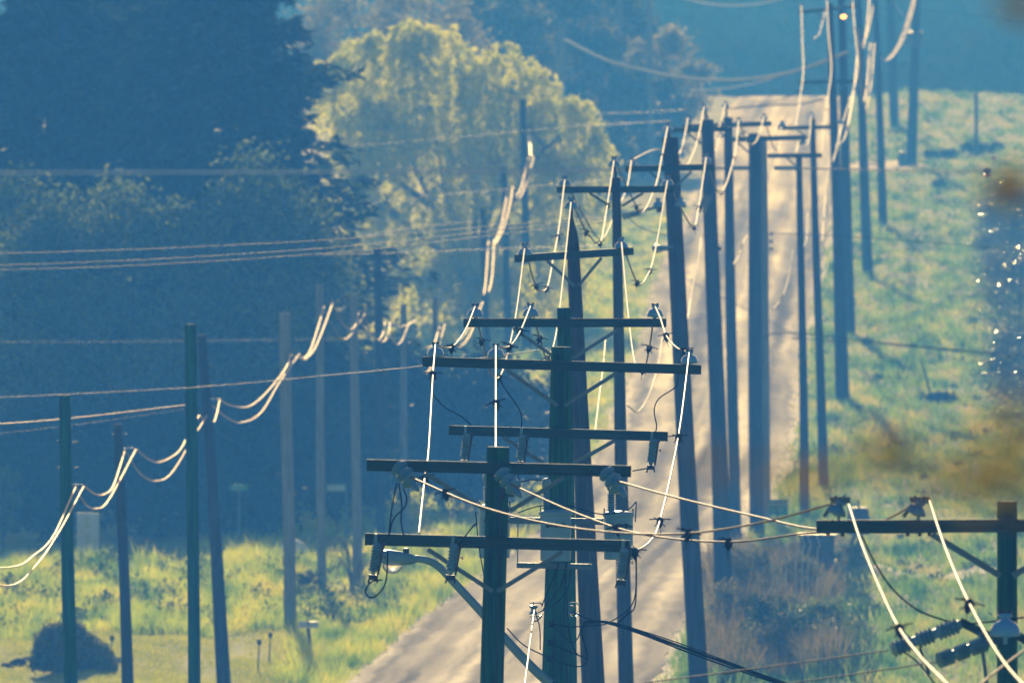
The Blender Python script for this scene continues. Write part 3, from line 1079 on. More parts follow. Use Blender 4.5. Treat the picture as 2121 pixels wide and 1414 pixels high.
R16, D16 = pole('box', 'pole at the side road with a square transformer box near its top', (1900, -105), (1888, 345), 15, 23, bot_on_ground=True, m='wood')
tb = MB()
q = at(1897, 82, D16 - 0.25)
tb.lathe([(0.36, -0.42), (0.40, -0.40), (0.40, 0.34), (0.43, 0.36), (0.43, 0.41), (0.2, 0.46)], q, n=20)
tb.build('transformer', M['box_brown'], R16)
R15, D15 = pole('crest', 'blurred pole on the crest beside the road top', (1838, -150), (1853, 262), 17, 20, bot_on_ground=True, m='wood')

# lit street lamp on the tall pole's neighbour
hd = MB()
A, B = at(1772, 32, D12 - 0.4), at(1742, 33, D12 - 0.5)
hd.tube([A, A.lerp(B, 0.5), B], [0.04, 0.06, 0.09], 10)
hdo = hd.build('lamp_head', M['lamp_paint'], R12)
MB().ball(at(1747, 35, D12 - 0.55), 0.085, 1.2, 1, 0.8, 12).build('lamp_bowl', M['lit'], hdo)

# far pale poles on the hill beyond the left side of the road
for px, t, b_, w, lab in ((1163, 58, 925, 13, 'pale far pole standing alone between dark trees above the willow'), (1283, -60, 965, 12, 'taller pale far pole before the dark wood left of the road'),
                          (1344, -80, 950, 11, 'pale far pole nearest the lit foliage left of the road crest')):
    pole('far%d' % px, lab, (px, t), (px + 3, 260), w, w + 2, b_, 'wood_grey', 'pale poles far up the hill')

# ------------------------------------------------------------------ right foreground pole
RR, D = pole('right', 'dark pole at the right edge with one heavy crossarm near its top', (2086, 1038), (2085, 1414), 42, 48, 136)
DR = D
arm(RR, (1690, 1089), (2484, 1086), D, 27)
brace(RR, (1930, 1106), (2072, 1192), D, 0.05)
brace(RR, (2242, 1106), (2098, 1192), D, 0.05)
for px in (1740, 1905, 2262):
    b0 = at(px - 2, 1076, D - 0.16)
    t = MB()
    t.tube([b0, b0 + Vector((-0.01, 0, 0.05))], 0.012, 8)
    axx = Vector((0.35, -0.1, 0.95))
    t.lathe([(0.02, 0.0), (0.05, 0.01), (0.078, 0.02), (0.08, 0.035), (0.065, 0.065), (0.04, 0.085), (0.03, 0.095), (0.045, 0.105), (0.045, 0.125), (0.02, 0.14)], b0 + Vector((-0.03, 0, 0.03)), axx, 18)
    io = t.build('insulator', M['porcelain'], RR)
    k = MB()
    q = at(px, 1036, D - 0.17)
    k.tube([q + Vector((-0.075, 0, 0.0)), q + Vector((0.08, 0, -0.005))], 0.02, 8)
    for j in range(5):
        k.ball(q + Vector((-0.07 + 0.034 * j, -0.012, 0.014 + 0.008 * (j % 2))), 0.018, 1, 1, 1, 8)
    k.tube([q + Vector((-0.13, 0, -0.13)), q + Vector((-0.06, 0, -0.03))], 0.018, 6)
    k.build('line_clamp', M['steel'], io)
cl = MB()
for px in (1715, 1745, 1880, 1905, 1925):
    MB().tube([at(px, 1098, D - 0.16), at(px, 1110, D - 0.16)], 0.018, 6).build('bolt', M['dark_steel'], RR)
for (x0, y0), (x1, y1), lab in (((1848, 1345), (1988, 1293), None), ((1942, 1368), (2045, 1330), None)):
    A, B = at(x0, y0, D - 0.3), at(x1, y1, D - 0.1)
    ax = B - A
    L = ax.length
    pr = []
    n = 33
    for j in range(n + 1):
        g = (j // 11)
        r = 0.018 + (0.050 if (j % 11) not in (0, 10) and j % 2 else 0.022)
        pr.append((r, L * j / n))
    MB().lathe(pr, A, ax, 12).build('strain_insulator', M['porcelain_grey'], RR)
kb = MB()
kb.beam(at(1988, 1286, D - 0.1), at(2075, 1330, D - 0.1), 0.06, 0.07)
kb.build('bracket', M['arm'], RR)
MB().beam(at(2100, 1310, D - 0.1), at(2180, 1360, D - 0.1), 0.06, 0.07).build('bracket', M['arm'], RR)
MB().beam(at(2030, 1310, D - 0.12), at(2045, 1420, D - 0.12), 0.03, 0.03, up=Vector((1, 0, 0))).build('brace', M['steel'], RR)
MB().tube([at(1905, 1340, D - 0.25), at(1925, 1395, D - 0.25)], 0.012, 6).build('jumper', M['black_cable'], RR)
add_ins(RR, 2082, 1274, D - 0.35, s=1.35)
jm = MB()
for pts in ([(2000, 1292), (2040, 1288), (2078, 1284)], [(1860, 1340), (1900, 1370), (1925, 1400), (1945, 1430)], [(2085, 1284), (2121, 1278), (2160, 1280)]):
    MB().tube(pxtube(pts, D - 0.3, D - 0.3), 0.008, 6).build('jumper', M['black_cable'], RR)

# ------------------------------------------------------------------ conductors of the main line
wire('bright wire from the transformer pole\'s left insulator to the front pole\'s lower crossarm', [(902, 714), (897, 775), (888, 930), (880, 990), (868, 1103)], DT - .16, DF - .1, 0.0095, clamps=(0.25, 0.75))
wire('bright vertical wire from the transformer pole\'s middle insulator to the front pole\'s top', [(1027, 716), (1027, 835), (1027, 950)], DT - .16, DF + .2, 0.0095, clamps=(0.5,))
wire('bright wire curving from the transformer pole\'s right insulator to the front pole\'s arm end', [(1428, 729), (1405, 905), (1367, 1078), (1345, 1122), (1315, 1142)], DT - .16, DF - .1, 0.0095, clamps=(0.25, 0.5, 1.0))
wire('short sagging wire from the transformer pole\'s left insulator to the square-topped pole', [(902, 714), (935, 719), (963, 685), (984, 635)], DT - .16, DS - .16, 0.010, clamps=(0.33,))
wire('short sagging wire from the transformer pole\'s middle insulator to the square-topped pole', [(1027, 716), (1055, 717), (1078, 685), (1099, 634)], DT - .16, DS - .16, 0.010, clamps=(0.33, 0.66))
wire('short sagging wire from the transformer pole\'s right insulator to the square-topped pole', [(1428, 729), (1402, 720), (1380, 695), (1368, 660), (1357, 635)], DT - .16, DS - .16, 0.010, clamps=(0.1, 0.5))
wire('left wire from the square-topped pole rising to the tilted crossarm of the pointed-top pole', [(984, 635), (998, 705), (1018, 775), (1040, 770), (1067, 660), (1087, 512)], DS - .16, DP - .8, 0.011, clamps=(0.2, 0.55))
wire('middle wire from the square-topped pole rising to the peak of the pointed-top pole', [(1099, 634), (1118, 700), (1134, 742), (1152, 690), (1168, 560), (1183, 416)], DS - .16, DP, 0.011, clamps=(0.2, 0.4))
wire('right wire from the square-topped pole rising to the tilted crossarm\'s right insulator', [(1357, 635), (1345, 720), (1333, 765), (1315, 752), (1300, 640), (1287, 499)], DS - .16, DP + .6, 0.011, clamps=(0.2, 0.4))
wire('left wire from the pointed-top pole up to the slim pole', [(1087, 512), (1110, 592), (1132, 597), (1145, 540), (1158, 470), (1170, 371)], DP - .8, DL, 0.012, clamps=(0.2, 0.4, 0.75))
wire('middle wire from the pointed-top pole\'s peak up to the slim pole\'s peak', [(1183, 416), (1215, 480), (1242, 503), (1254, 450), (1272, 331)], DP, DL, 0.012, clamps=(0.25, 0.5, 0.8))
wire('right wire from the pointed-top pole up to the slim pole', [(1287, 499), (1320, 585), (1340, 572), (1357, 520), (1383, 371)], DP + .6, DL, 0.012, clamps=(0.25, 0.6))
wire('left wire from the slim pole up to the lamp pole', [(1170, 371), (1205, 440), (1245, 495), (1275, 440), (1298, 390), (1308, 332)], DL, DM, 0.013, clamps=(0.8,))
wire('middle wire from the slim pole up to the lamp pole\'s peak', [(1272, 331), (1305, 400), (1330, 440), (1358, 385), (1370, 330), (1383, 262)], DL, DM, 0.014, clamps=(0.3, 0.82))
wire('right wire from the slim pole up to the lamp pole', [(1383, 371), (1415, 440), (1437, 470), (1447, 430), (1463, 325)], DL, DM, 0.014, clamps=(0.5, 0.75))
wire('left wire from the lamp pole up to the brush pole', [(1308, 332), (1360, 310), (1395, 325), (1412, 308), (1425, 245)], DM, D7, 0.015, clamps=(0.75,))
wire('middle wire from the lamp pole up to the brush pole\'s peak', [(1383, 262), (1405, 330), (1422, 345), (1445, 290), (1458, 222)], DM, D7, 0.016, clamps=(0.75,))
wire('right wire from the lamp pole up to the brush pole', [(1463, 325), (1480, 385), (1495, 398), (1513, 355), (1525, 300), (1530, 249)], DM, D7, 0.016, clamps=(0.4, 0.7))
wire('left wire from the brush pole up to the narrow pole', [(1425, 245), (1455, 300), (1480, 315), (1493, 277)], D7, D8, 0.016)
wire('middle wire from the brush pole up to the narrow pole\'s peak', [(1458, 222), (1475, 260), (1490, 261), (1503, 215)], D7, D8, 0.016, clamps=(0.75,))
wire('right wire from the brush pole up to the narrow pole', [(1530, 249), (1545, 290), (1560, 299), (1572, 280), (1583, 241)], D7, D8, 0.016)
wire('wire from the narrow pole\'s right insulator up to the pole on the grass bank', [(1583, 241), (1600, 300), (1612, 310), (1615, 285), (1620, 255)], D8, D11, 0.018)
wire('lower of two short wires reaching the bank pole\'s crossarm', [(1648, 318), (1655, 295), (1661, 288)], D9, D11, 0.018)
wire('wire from the thin pole up to the peak of the bank pole', [(1655, 300), (1670, 300), (1677, 280), (1680, 237)], D10, D11, 0.018)
wire('long pale wire running up to the tall pole\'s left upper insulator', [(1648, 262), (1657, 205), (1664, 150), (1662, 90), (1660, 12)], D11, D12, 0.020, clamps=(0.3, 0.8))
wire('long pale wire running up the front of the tall two-armed pole', [(1700, 330), (1707, 262), (1716, 195), (1722, 140), (1716, 70), (1713, 0)], D11, D12, 0.020, clamps=(0.3, 0.7))
wire('long pale wire running up to the tall pole\'s right insulator', [(1732, 308), (1750, 240), (1776, 150), (1770, 60), (1766, 4)], D11, D12, 0.020, clamps=(0.4, 0.75))
wire('short pale wire hanging left of the tall pole below its upper crossarm', [(1685, 82), (1697, 70), (1704, 45), (1709, 24)], D12 - 20, D12 + 20, 0.018)
wire('wire from the bank up past the lower crossarm of the tall pole', [(1725, 335), (1735, 300), (1742, 249)], D11, D12, 0.020, clamps=(0.6,))
wire('pale wire dropping past the bank pole in front of the road', [(1703, 500), (1708, 430), (1712, 380), (1718, 325)], D11 - 30, D12, 0.018)
wire('left one of two thick pale cables beside the double-cable pole', [(1776, 70), (1781, 170), (1788, 212), (1794, 190), (1798, 150), (1802, 90)], D12, D14, 0.026, 'cable', name='service_cable')
wire('right one of two thick pale cables beside the double-cable pole', [(1779, 60), (1785, 180), (1792, 226), (1799, 205), (1806, 160), (1811, 90)], D12, D14, 0.024, 'cable', name='service_cable')
wire('pale cable rising between the double-cable pole and the upper-bank pole', [(1785, 120), (1795, 60), (1802, -20)], D13, D14, 0.026, 'cable', name='service_cable')
wire('pale cable crossing its neighbour high beside the upper-bank pole', [(1788, 95), (1800, 55), (1814, -20)], D13, D15, 0.024, 'cable', name='service_cable')
wire('left strand of the broad pale cable sweeping up to the box pole', [(1814, 40), (1817, 100), (1826, 122), (1840, 122), (1862, 90), (1880, 40), (1896, -20)], D14, D16, 0.028, 'cable', name='service_cable')
wire('right strand of the broad pale cable sweeping up to the box pole', [(1816, 40), (1820, 102), (1830, 124), (1848, 118), (1872, 80), (1890, 24), (1902, -30)], D14, D16, 0.028, 'cable', name='service_cable')
wire('pale cable falling from the top edge to meet the broad sweeping cable', [(1842, -20), (1855, 12), (1872, 33)], D14, D16, 0.026, 'cable', name='service_cable')
wire('pale wires dropping along the right side of the tall pole', [(1757, 260), (1768, 200), (1772, 150), (1776, 110)], D11, D12, 0.022)
wire('pale wire ending low on the bank right of the tall pole', [(1736, 300), (1750, 285), (1760, 235), (1768, 180)], D11, D12b, 0.022)

# lower wires in front of the road
wire('bright neutral wire from the brush pole\'s side down across the road', [(1424, 662), (1432, 610), (1448, 530), (1452, 492)], DM, D7, 0.015, group='neutral wires below the main line')
wire('pale neutral wire right of the narrow pole curving to a dark tail', [(1519, 548), (1530, 530), (1538, 505), (1546, 490)], D8 - 20, D9, 0.018, group='neutral wires below the main line')
wire('pale neutral wire sagging between the twin pole and the thin pole', [(1602, 640), (1620, 615), (1633, 575), (1643, 518)], D9, D10, 0.018, group='neutral wires below the main line')
wire('pale neutral wire with a bright joint near the thin pole', [(1655, 520), (1670, 500), (1673, 440)], D10, D11, 0.016, group='neutral wires below the main line')
wire('bright neutral wire from the pointed-top pole falling to the road beside the slim pole', [(1232, 900), (1240, 830), (1249, 760), (1254, 704)], DP, DL, 0.012, group='neutral wires below the main line')
wire('bright neutral wire sagging low in front of the road between slim pole and lamp pole', [(1300, 840), (1322, 852), (1345, 815), (1362, 760), (1372, 700)], DL, DM, 0.012, group='neutral wires below the main line')
wire('bright secondary wire falling steeply from the transformer pole\'s spool', [(1107, 1262), (1098, 1330), (1087, 1420), (1070, 1560)], DT - .3, 150, 0.010, group='neutral wires below the main line')

# slack wires from the front pole to the right edge pole
wire('sagging wire from the front pole\'s left dead end to the right pole\'s outer clamp', [(850, 988), (1000, 1050), (1180, 1092), (1380, 1106), (1560, 1085), (1735, 1040)], DF - .4, DR - .16, 0.0095, 'alu_warm', clamps=(0.1, 0.64), group='slack wires from the front pole to the right pole')
wire('sagging wire from the front pole\'s middle dead end passing below the right crossarm', [(1056, 1002), (1200, 1065), (1330, 1106), (1510, 1122), (1690, 1102), (1850, 1102), (2040, 1098)], DF - .4, DR + 1.5, 0.0095, 'alu_warm', clamps=(0.28, 0.5), group='slack wires from the front pole to the right pole')
wire('sagging wire from the front pole\'s right dead end to the right crossarm\'s tip', [(1278, 996), (1400, 1030), (1560, 1068), (1700, 1096), (1820, 1080), (1900, 1040)], DF - .4, DR - .16, 0.0095, 'alu_warm', group='slack wires from the front pole to the right pole')
wire('thick pale wire from the right pole\'s outer clamp down to the bottom edge', [(1757, 1042), (1790, 1140), (1850, 1278), (1900, 1352), (1965, 1420), (2060, 1520)], DR - .16, 105, 0.0095, 'alu_warm', clamps=(0.46,), group='wires dropping from the right pole')
wire('thick pale wire from the right pole\'s inner clamp down to the right edge', [(1925, 1036), (1960, 1140), (2008, 1250), (2075, 1365), (2150, 1450)], DR - .16, 110, 0.0095, 'alu_warm', clamps=(0.5,), group='wires dropping from the right pole')
wire('thick pale wire crossing the bottom right corner upward to the right', [(2020, 1425), (2060, 1392), (2121, 1346), (2200, 1290)], 118, 124, 0.0095, 'alu_warm', group='wires dropping from the right pole')
wire('black drooping lead from the right crossarm to the upper strain insulator', [(1785, 1110), (1815, 1170), (1850, 1220), (1900, 1262), (1960, 1285), (1990, 1292)], DR, DR, 0.008, 'black_cable', group='wires dropping from the right pole')
wire('twisted steel wire with a bright splice held by the upper strain insulator', [(1330, 1414), (1500, 1392), (1680, 1368), (1840, 1346)], DR - 1, DR - .3, 0.006, 'thin', group='strained steel wires at the bottom right')
wire('twisted steel wire held by the lower strain insulator', [(1560, 1425), (1750, 1398), (1940, 1370)], DR - 1, DR - .3, 0.006, 'thin', group='strained steel wires at the bottom right')
sp = MB()
sp.tube(pxtube([(1498, 1393), (1530, 1388)], DR - .65, DR - .62), 0.016, 8)
sp.build('splice', M['steel'], bpy.data.objects[[o.name for o in COL.objects if o.get('label', '').startswith('twisted steel wire with')][0]])
bo = wire('bundle of black cables sagging from the transformer pole to the bottom right', [(1222, 1287), (1262, 1289), (1330, 1310), (1420, 1342), (1520, 1378), (1640, 1420), (1800, 1470)], DT - .4, 165, 0.015, 'black_cable', group='black service cables from the transformer pole')
MB().tube(pxtube([(1184, 1266), (1222, 1282), (1262, 1291), (1330, 1313), (1420, 1348), (1520, 1384), (1640, 1424), (1800, 1474)], DT - .42, 165), 0.009, 6).build('strand', M['black_cable'], bo)
MB().tube(pxtube([(1215, 1292), (1262, 1287), (1330, 1306), (1420, 1336), (1520, 1374), (1640, 1417), (1800, 1466)], DT - .38, 165), 0.006, 6).build('strand', M['black_cable'], bo)

# ------------------------------------------------------------------ wires crossing the valley
G = 'thin wires crossing in front of the trees'
DX = D9 - 0.3
for k, (y0, y1, y2, q) in enumerate(((354, 352, 347, 'topmost'), (357, 354, 348, 'second'), (361, 357, 349, 'third'), (364, 360, 350, 'lowest'))):
    wire('%s of four thin level wires running from the left edge to the dead-end strings' % q, [(-60, y0 - 1, DX + 2), (700, y1, DX + 1), (1100, y1 - 2, DX + .6), (1520, y2, DX)], 0, 0, 0.012, 'thin_pale', group=G, n=5)
wire('upper dark wire running level to the right edge above a red-tipped marker', [(1650, 348), (1850, 351), (2200, 355)], DX, DX + 3, 0.012, 'thin', group=G)
ob = wire('lower dark wire running level to the right edge', [(1650, 349), (1850, 355), (2200, 361)], DX, DX + 3, 0.012, 'thin', group=G)
mm = MB()
mm.lathe([(0.02, 0.09), (0.1, 0.06), (0.13, 0), (0.1, -0.08), (0.03, -0.12)], at(2045, 354, DX + 2), n=10)
mk_ = mm.build('line_marker', M['rubber'], ob)
MB().lathe([(0.06, 0), (0.13, -0.02), (0.13, -0.08), (0.05, -0.1)], at(2045, 361, DX + 2), n=10).build('reflector', M['red'], mk_)
wire('upper of three converging wires strung from the left edge to the lamp pole', [(-60, 527), (300, 516), (710, 495), (1000, 470), (1290, 446)], DM + 8, DM - .3, 0.0075, 'thin', group=G)
wire('middle of three converging wires strung from the left edge to the lamp pole', [(-60, 552), (300, 538), (700, 512), (1000, 480), (1292, 449)], DM + 8, DM - .3, 0.0075, 'thin', group=G)
wire('lowest of three converging wires strung from the left edge to the lamp pole', [(-60, 561), (300, 549), (720, 521), (1000, 490), (1295, 455)], DM + 8, DM - .3, 0.0075, 'thin', group=G)
wire('frayed pale wire end hanging in front of the willow\'s trunk', [(560, 514), (730, 492), (850, 474), (978, 458)], 560, 575, 0.016, 'thin', group=G)
wire('faint level wire below the frayed wire end, reaching the pointed-top pole', [(560, 531), (800, 524), (1100, 513), (1280, 508)], 530, 440, 0.009, 'thin', group=G)
wire('faint beaded wire level across the dark trees at the left', [(-60, 708), (200, 708), (480, 705), (760, 702)], 500, 498, 0.008, 'thin', group=G)
wire('thin bright wire rising from the left edge to behind the transformer pole', [(-60, 826), (385, 803), (700, 775), (880, 757), (1135, 722)], 340, 215, 0.006, 'thin', group=G)
wire('thicker pale wire rising from the left edge to the dark pole by the lawn', [(-60, 882), (130, 868), (385, 839)], 312, 318, 0.012, 'cable', group=G)
wire('faint wire just below the thicker pale wire at the left edge', [(-60, 905), (150, 880), (385, 847)], 330, 318, 0.005, 'thin', group=G)
wire('faint wire rising across the upper willow to the right', [(520, 318), (770, 299), (1000, 280), (1200, 262), (1390, 251)], 640, 470, 0.008, 'thin', group=G)
wire('faint wire rising across the lower willow', [(520, 440), (785, 417), (1000, 396), (1200, 378), (1290, 372)], 620, 470, 0.008, 'thin', group=G)
wire('faint short wire level beside the upper right of the willow', [(1180, 237), (1300, 234), (1420, 228)], 900, 800, 0.013, 'thin', group=G)
# beaded cables beyond the crest
def beads(label, pts, D0, D1, step, r=0.07):
    P = pxtube(pts, D0, D1, 40)
    Q = [P[0]]
    for p in P[1:]:
        while (p - Q[-1]).length > 0.075:
            Q.append(Q[-1] + (p - Q[-1]).normalized() * 0.07)
    per = max(4, int(step / 0.07))
    R_ = [r if (i % per) in (1, 2) or (per > 6 and (i % per) == 3) else 0.012 for i in range(len(Q))]
    mb = MB()
    mb.tube(Q, R_, 5)
    o = mb.build('beaded_cable', M['bead'], None, origin=Q[0])
    tag(o, label, 'overhead wire', 'beaded cables high above the far road')
    return o


beads('brightest beaded cable sagging across to the tall two-armed pole', [(1170, 82), (1250, 122), (1320, 142), (1400, 158), (1500, 166), (1600, 158), (1680, 138), (1756, 108)], 900, D12 + 30, 0.36)
beads('short faint beaded cable below the brightest beaded cable', [(1430, 188), (1500, 184), (1560, 174), (1620, 156)], 950, 900, 0.5, 0.045)
beads('upper beaded cable sagging near the top edge', [(1400, -6), (1480, 10), (1560, 10), (1640, -6)], 900, 860, 0.5, 0.045)
wire('dark slack cable hanging right of the road to the right edge', [(1575, 705), (1600, 692), (1660, 690), (1760, 702), (1900, 716), (2160, 740)], D9, D9 + 6, 0.016, 'black_cable', group='dark cables on the right')
wire('dark cable just below the slack cable on the right', [(1640, 700), (1760, 708), (1900, 719), (2160, 746)], D9, D9 + 6, 0.014, 'black_cable', group='dark cables on the right')
wire('fine dark wire from the pale pole\'s brackets to the bushes', [(1600, 484), (1720, 488), (1900, 500), (2160, 522)], D9b, D9b + 8, 0.010, 'black_cable', group='dark cables on the right')
wire('dark wire leaving the box pole toward the top right', [(1905, 20), (2000, 30), (2160, 50)], D16, D16 + 10, 0.02, 'black_cable', group='dark cables on the right')
wire('dark guy wire sloping left from the tall pole\'s lower crossarm', [(1560, 222), (1620, 205), (1668, 185), (1690, 172)], D12 - 5, D12, 0.014, 'black_cable', group='dark cables on the right')
wire('dark twisted cable with pale beads meeting the tall pole above the road crest', [(1500, 226), (1600, 218), (1660, 216), (1706, 205)], D12 + 40, D12, 0.026, 'black_cable', group='dark cables on the right')
wire('dark sagging lead from the lamp pole\'s strain strings to its shaft', [(1300, 450), (1325, 470), (1350, 480), (1385, 488)], DM - .3, DM - .3, 0.007, 'black_cable', group='dark cables on the right')

# ------------------------------------------------------------------ poles along the left
GL = 'telephone poles along the left of the road'
LEFT = [  # key, top, bot, wt, wb, D or None, mat, label, attach pixel
    ('a', (134, 818), (149, 1414), 25, 29, 300, 'wood_dark', 'dark flat-topped pole nearest the left edge'),
    ('c', (395, 671), (400, 1414), 25, 27, 318, 'wood_dark', 'tallest dark pole on the lawn, thin wire ending on it'),
    ('b', (244, 878), (263, 1414), 19, 26, 360, 'wood', 'violet-grey pole behind the dark mound'),
    ('d', (418, 694), (464, 1414), 18, 31, 385, 'wood', 'leaning dark pole close beside the tallest lawn pole'),
]
for key, t, b, wt, wb, Dd, mm_, lab in LEFT:
    pole('l' + key, lab, t, b, wt, wb, Dd, mm_, GL)
LEFT2 = [
    ('e', (590, 648), (601, 1308), 24, 26, 'wood_grey', 'grey weathered pole beside the white roadside mailbox'),
    ('f', (661, 590), (668, 1240), 16, 20, 'wood_grey', 'pale pole rising out of the small yellow bush'),
    ('g', (733, 610), (740, 1200), 17, 22, 'wood_grey', 'pale grey pole by the arching bare branches'),
    ('h', (781, 510), (790, 1130), 15, 22, 'wood', 'blue-shaded pole with yellow willow strands either side'),
    ('i', (836, 630), (838, 1100), 13, 18, 'wood_grey', 'faint pole behind the front pole\'s fuse cutouts'),
    ('j', (901, 615), (908, 1050), 11, 17, 'wood_grey', 'faint short pole in the shade below the willow'),
    ('k', (1000, 430), (1010, 838), 12, 16, 'wood', 'faint pole under the lower end of the bright cable pair'),
    ('l', (1043, 345), (1056, 775), 13, 18, 'wood', 'faint pole before the willow, second from the willow\'s right side'),
    ('m', (1083, 205), (1092, 735), 13, 19, 'wood', 'tallest faint pole in front of the willow'),
]
for key, t, b, wt, wb, mm_, lab in LEFT2:
    pole('l' + key, lab, t, b, wt, wb, None, mm_, GL, bot_on_ground=True)
for key, px, py in (('a', 165, 1004), ('b', 274, 929), ('d', 446, 826), ('e', 610, 727), ('f', 680, 626), ('g', 748, 646)):
    P_ = POLES['l' + key]
    b = MB()
    q0 = at(px - 10, py, P_['D'] - 0.1)
    q1 = at(px + 10, py, P_['D'] - 0.1)
    b.tube([q0, q1], 0.018, 6)
    ax = P_['top'].lerp(P_['bot'], (P_['top'].z - q0.z) / (P_['top'].z - P_['bot'].z))
    b.tube([ax, q0], 0.02, 6)
    b.build('bracket', M['steel'], P_['root'])
    for dz in (0.3, 0.75):
        c_ = ax + Vector((0, 0, dz))
        MB().tube([c_ + Vector((-P_['rt'] - 0.07, 0, 0)), c_ + Vector((P_['rt'] + 0.09, 0, 0))], 0.016, 6).build('bolt', M['dark_steel'], P_['root'])

GC = 'paired service cables along the left poles'


def pair(l1, p1, l2, p2, D0, D1, r=0.022):
    r *= 0.82
    wire(l1, p1, D0, D1, r, 'cable', group=GC, name='service_cable', sub=10)
    wire(l2, p2, D0, D1, r, 'cable', group=GC, name='service_cable', sub=10)


LD = {k: POLES['l' + k]['D'] for k in 'abcdefghijklm'}
pair('upper pale cable swooping up from the left edge to the first left pole', [(-40, 1178), (35, 1172), (70, 1150), (110, 1110), (157, 1008)],
     'lower pale cable swooping up from the left edge to the first left pole', [(-40, 1208), (30, 1210), (75, 1170), (120, 1105), (174, 1006)], LD['a'] - 45, LD['a'], 0.016)
pair('upper pale cable looping from the first left pole to the violet-grey pole', [(174, 1006), (195, 1022), (215, 1024), (235, 1005), (258, 935)],
     'lower pale cable looping from the first left pole to the violet-grey pole', [(157, 1008), (178, 1045), (200, 1053), (225, 1035), (282, 930)], LD['a'], LD['b'], 0.018)
pair('upper pale cable looping from the violet-grey pole to the leaning pole', [(282, 930), (310, 952), (335, 956), (370, 935), (390, 900), (413, 860)],
     'lower pale cable looping from the violet-grey pole to the leaning pole', [(262, 935), (290, 980), (322, 996), (355, 980), (395, 915), (430, 858)], LD['b'], LD['d'], 0.019)
pair('short pale cable dropping beside the leaning pole\'s left clamp', [(430, 858), (424, 898), (432, 880), (436, 832)],
     'short pale cable dropping beside the leaning pole\'s right clamp', [(413, 862), (440, 874), (448, 860), (455, 828)], LD['d'], LD['d'] + 12, 0.020)
pair('upper pale cable looping from the leaning pole to the mailbox pole', [(455, 828), (480, 840), (515, 842), (550, 815), (590, 765), (603, 735)],
     'lower pale cable looping from the leaning pole to the mailbox pole', [(440, 840), (470, 865), (500, 875), (540, 855), (580, 790), (620, 733)], LD['d'] + 12, LD['e'], 0.021)
pair('left pale cable climbing steeply from the mailbox pole to the yellow-bush pole', [(603, 735), (625, 742), (640, 730), (655, 690), (671, 636)],
     'right pale cable climbing steeply from the mailbox pole to the yellow-bush pole', [(620, 733), (630, 745), (650, 725), (670, 680), (688, 630)], LD['e'], LD['f'], 0.022)
pair('upper pale cable dipping from the yellow-bush pole to the next pale pole', [(691, 633), (705, 665), (725, 682), (737, 672), (742, 650)],
     'lower pale cable dipping from the yellow-bush pole to the next pale pole', [(671, 640), (690, 678), (709, 703), (730, 690), (756, 650)], LD['f'], LD['g'], 0.022)
pair('left pale cable dipping in a narrow loop right of the bare-branch pole', [(756, 652), (768, 690), (785, 703), (795, 685), (797, 668)],
     'right pale cable dipping in a narrow loop right of the bare-branch pole', [(742, 655), (760, 685), (790, 708), (803, 695), (808, 668)], LD['g'], LD['h'], 0.023)
pair('upper pale cable hanging level to the small insulator beside the willow strands', [(810, 668), (825, 676), (845, 673), (862, 662)],
     'lower pale cable in a deep loop beside the willow strands', [(805, 695), (820, 712), (832, 706), (845, 675), (848, 670)], LD['h'], LD['i'], 0.024)
pair('left pale cable looping below the transformer pole\'s left insulator', [(866, 700), (880, 720), (897, 715), (905, 695), (910, 678)],
     'right pale cable looping below the transformer pole\'s left insulator', [(865, 745), (880, 772), (893, 760), (908, 720), (921, 672)], LD['i'], LD['j'], 0.026)
pair('left pale cable dipping between the faint short pole and the square crossarm', [(921, 672), (935, 700), (948, 706), (970, 680), (990, 640)],
     'right pale cable dipping between the faint short pole and the square crossarm', [(912, 680), (932, 715), (955, 716), (975, 690), (1000, 625)], LD['j'], LD['k'] - 30, 0.026)
pair('left pale cable climbing steeply in front of the willow', [(1002, 610), (1006, 585), (1009, 540), (1012, 500)],
     'right pale cable climbing steeply in front of the willow', [(1012, 605), (1019, 575), (1022, 530), (1023, 498)], LD['k'] - 30, LD['k'], 0.030)
pair('left pale cable curving up the willow to the second faint pole', [(1023, 505), (1034, 480), (1044, 440), (1051, 393)],
     'right pale cable curving up the willow to the second faint pole', [(1027, 505), (1042, 475), (1055, 430), (1062, 387)], LD['k'], LD['l'], 0.032)
pair('left pale cable curving up to the tallest faint pole', [(1066, 410), (1078, 392), (1088, 355), (1094, 328)],
     'right pale cable curving up to the tallest faint pole', [(1064, 395), (1076, 410), (1092, 375), (1105, 325)], LD['l'], LD['m'], 0.033)
beads('beaded cable rising above the tallest faint pole', [(1100, 325), (1098, 300), (1097, 270), (1102, 232)], LD['m'], LD['m'] + 60, 0.6, 0.06)

# ------------------------------------------------------------------ small things on the left
def sign_blade(mb, c, w, h, t=0.02):
    mb.box(c, w, t, h, bev=0.2)


def dashes(c, w, h, m, root, n, seed):
    """row of worn illegible letter strokes on a panel"""
    rr_ = random.Random(seed)
    b = MB()
    x = -w / 2
    stepx = w / n
    for k in range(n):
        if rr_.random() < 0.15:
            continue
        cx_ = c + Vector((x + stepx * (k + 0.5), -0.016, 0))
        b.box(cx_ + Vector((-stepx * 0.25, 0, 0)), stepx * 0.16, 0.006, h, bev=0.1)
        if rr_.random() < 0.7:
            b.box(cx_ + Vector((0, 0, h * rr_.choice((-0.4, 0, 0.4)))), stepx * 0.4, 0.006, h * 0.18, bev=0.1)
        if rr_.random() < 0.6:
            b.box(cx_ + Vector((stepx * 0.25, 0, 0)), stepx * 0.16, 0.006, h, bev=0.1)
    return b.build('lettering', m, root)


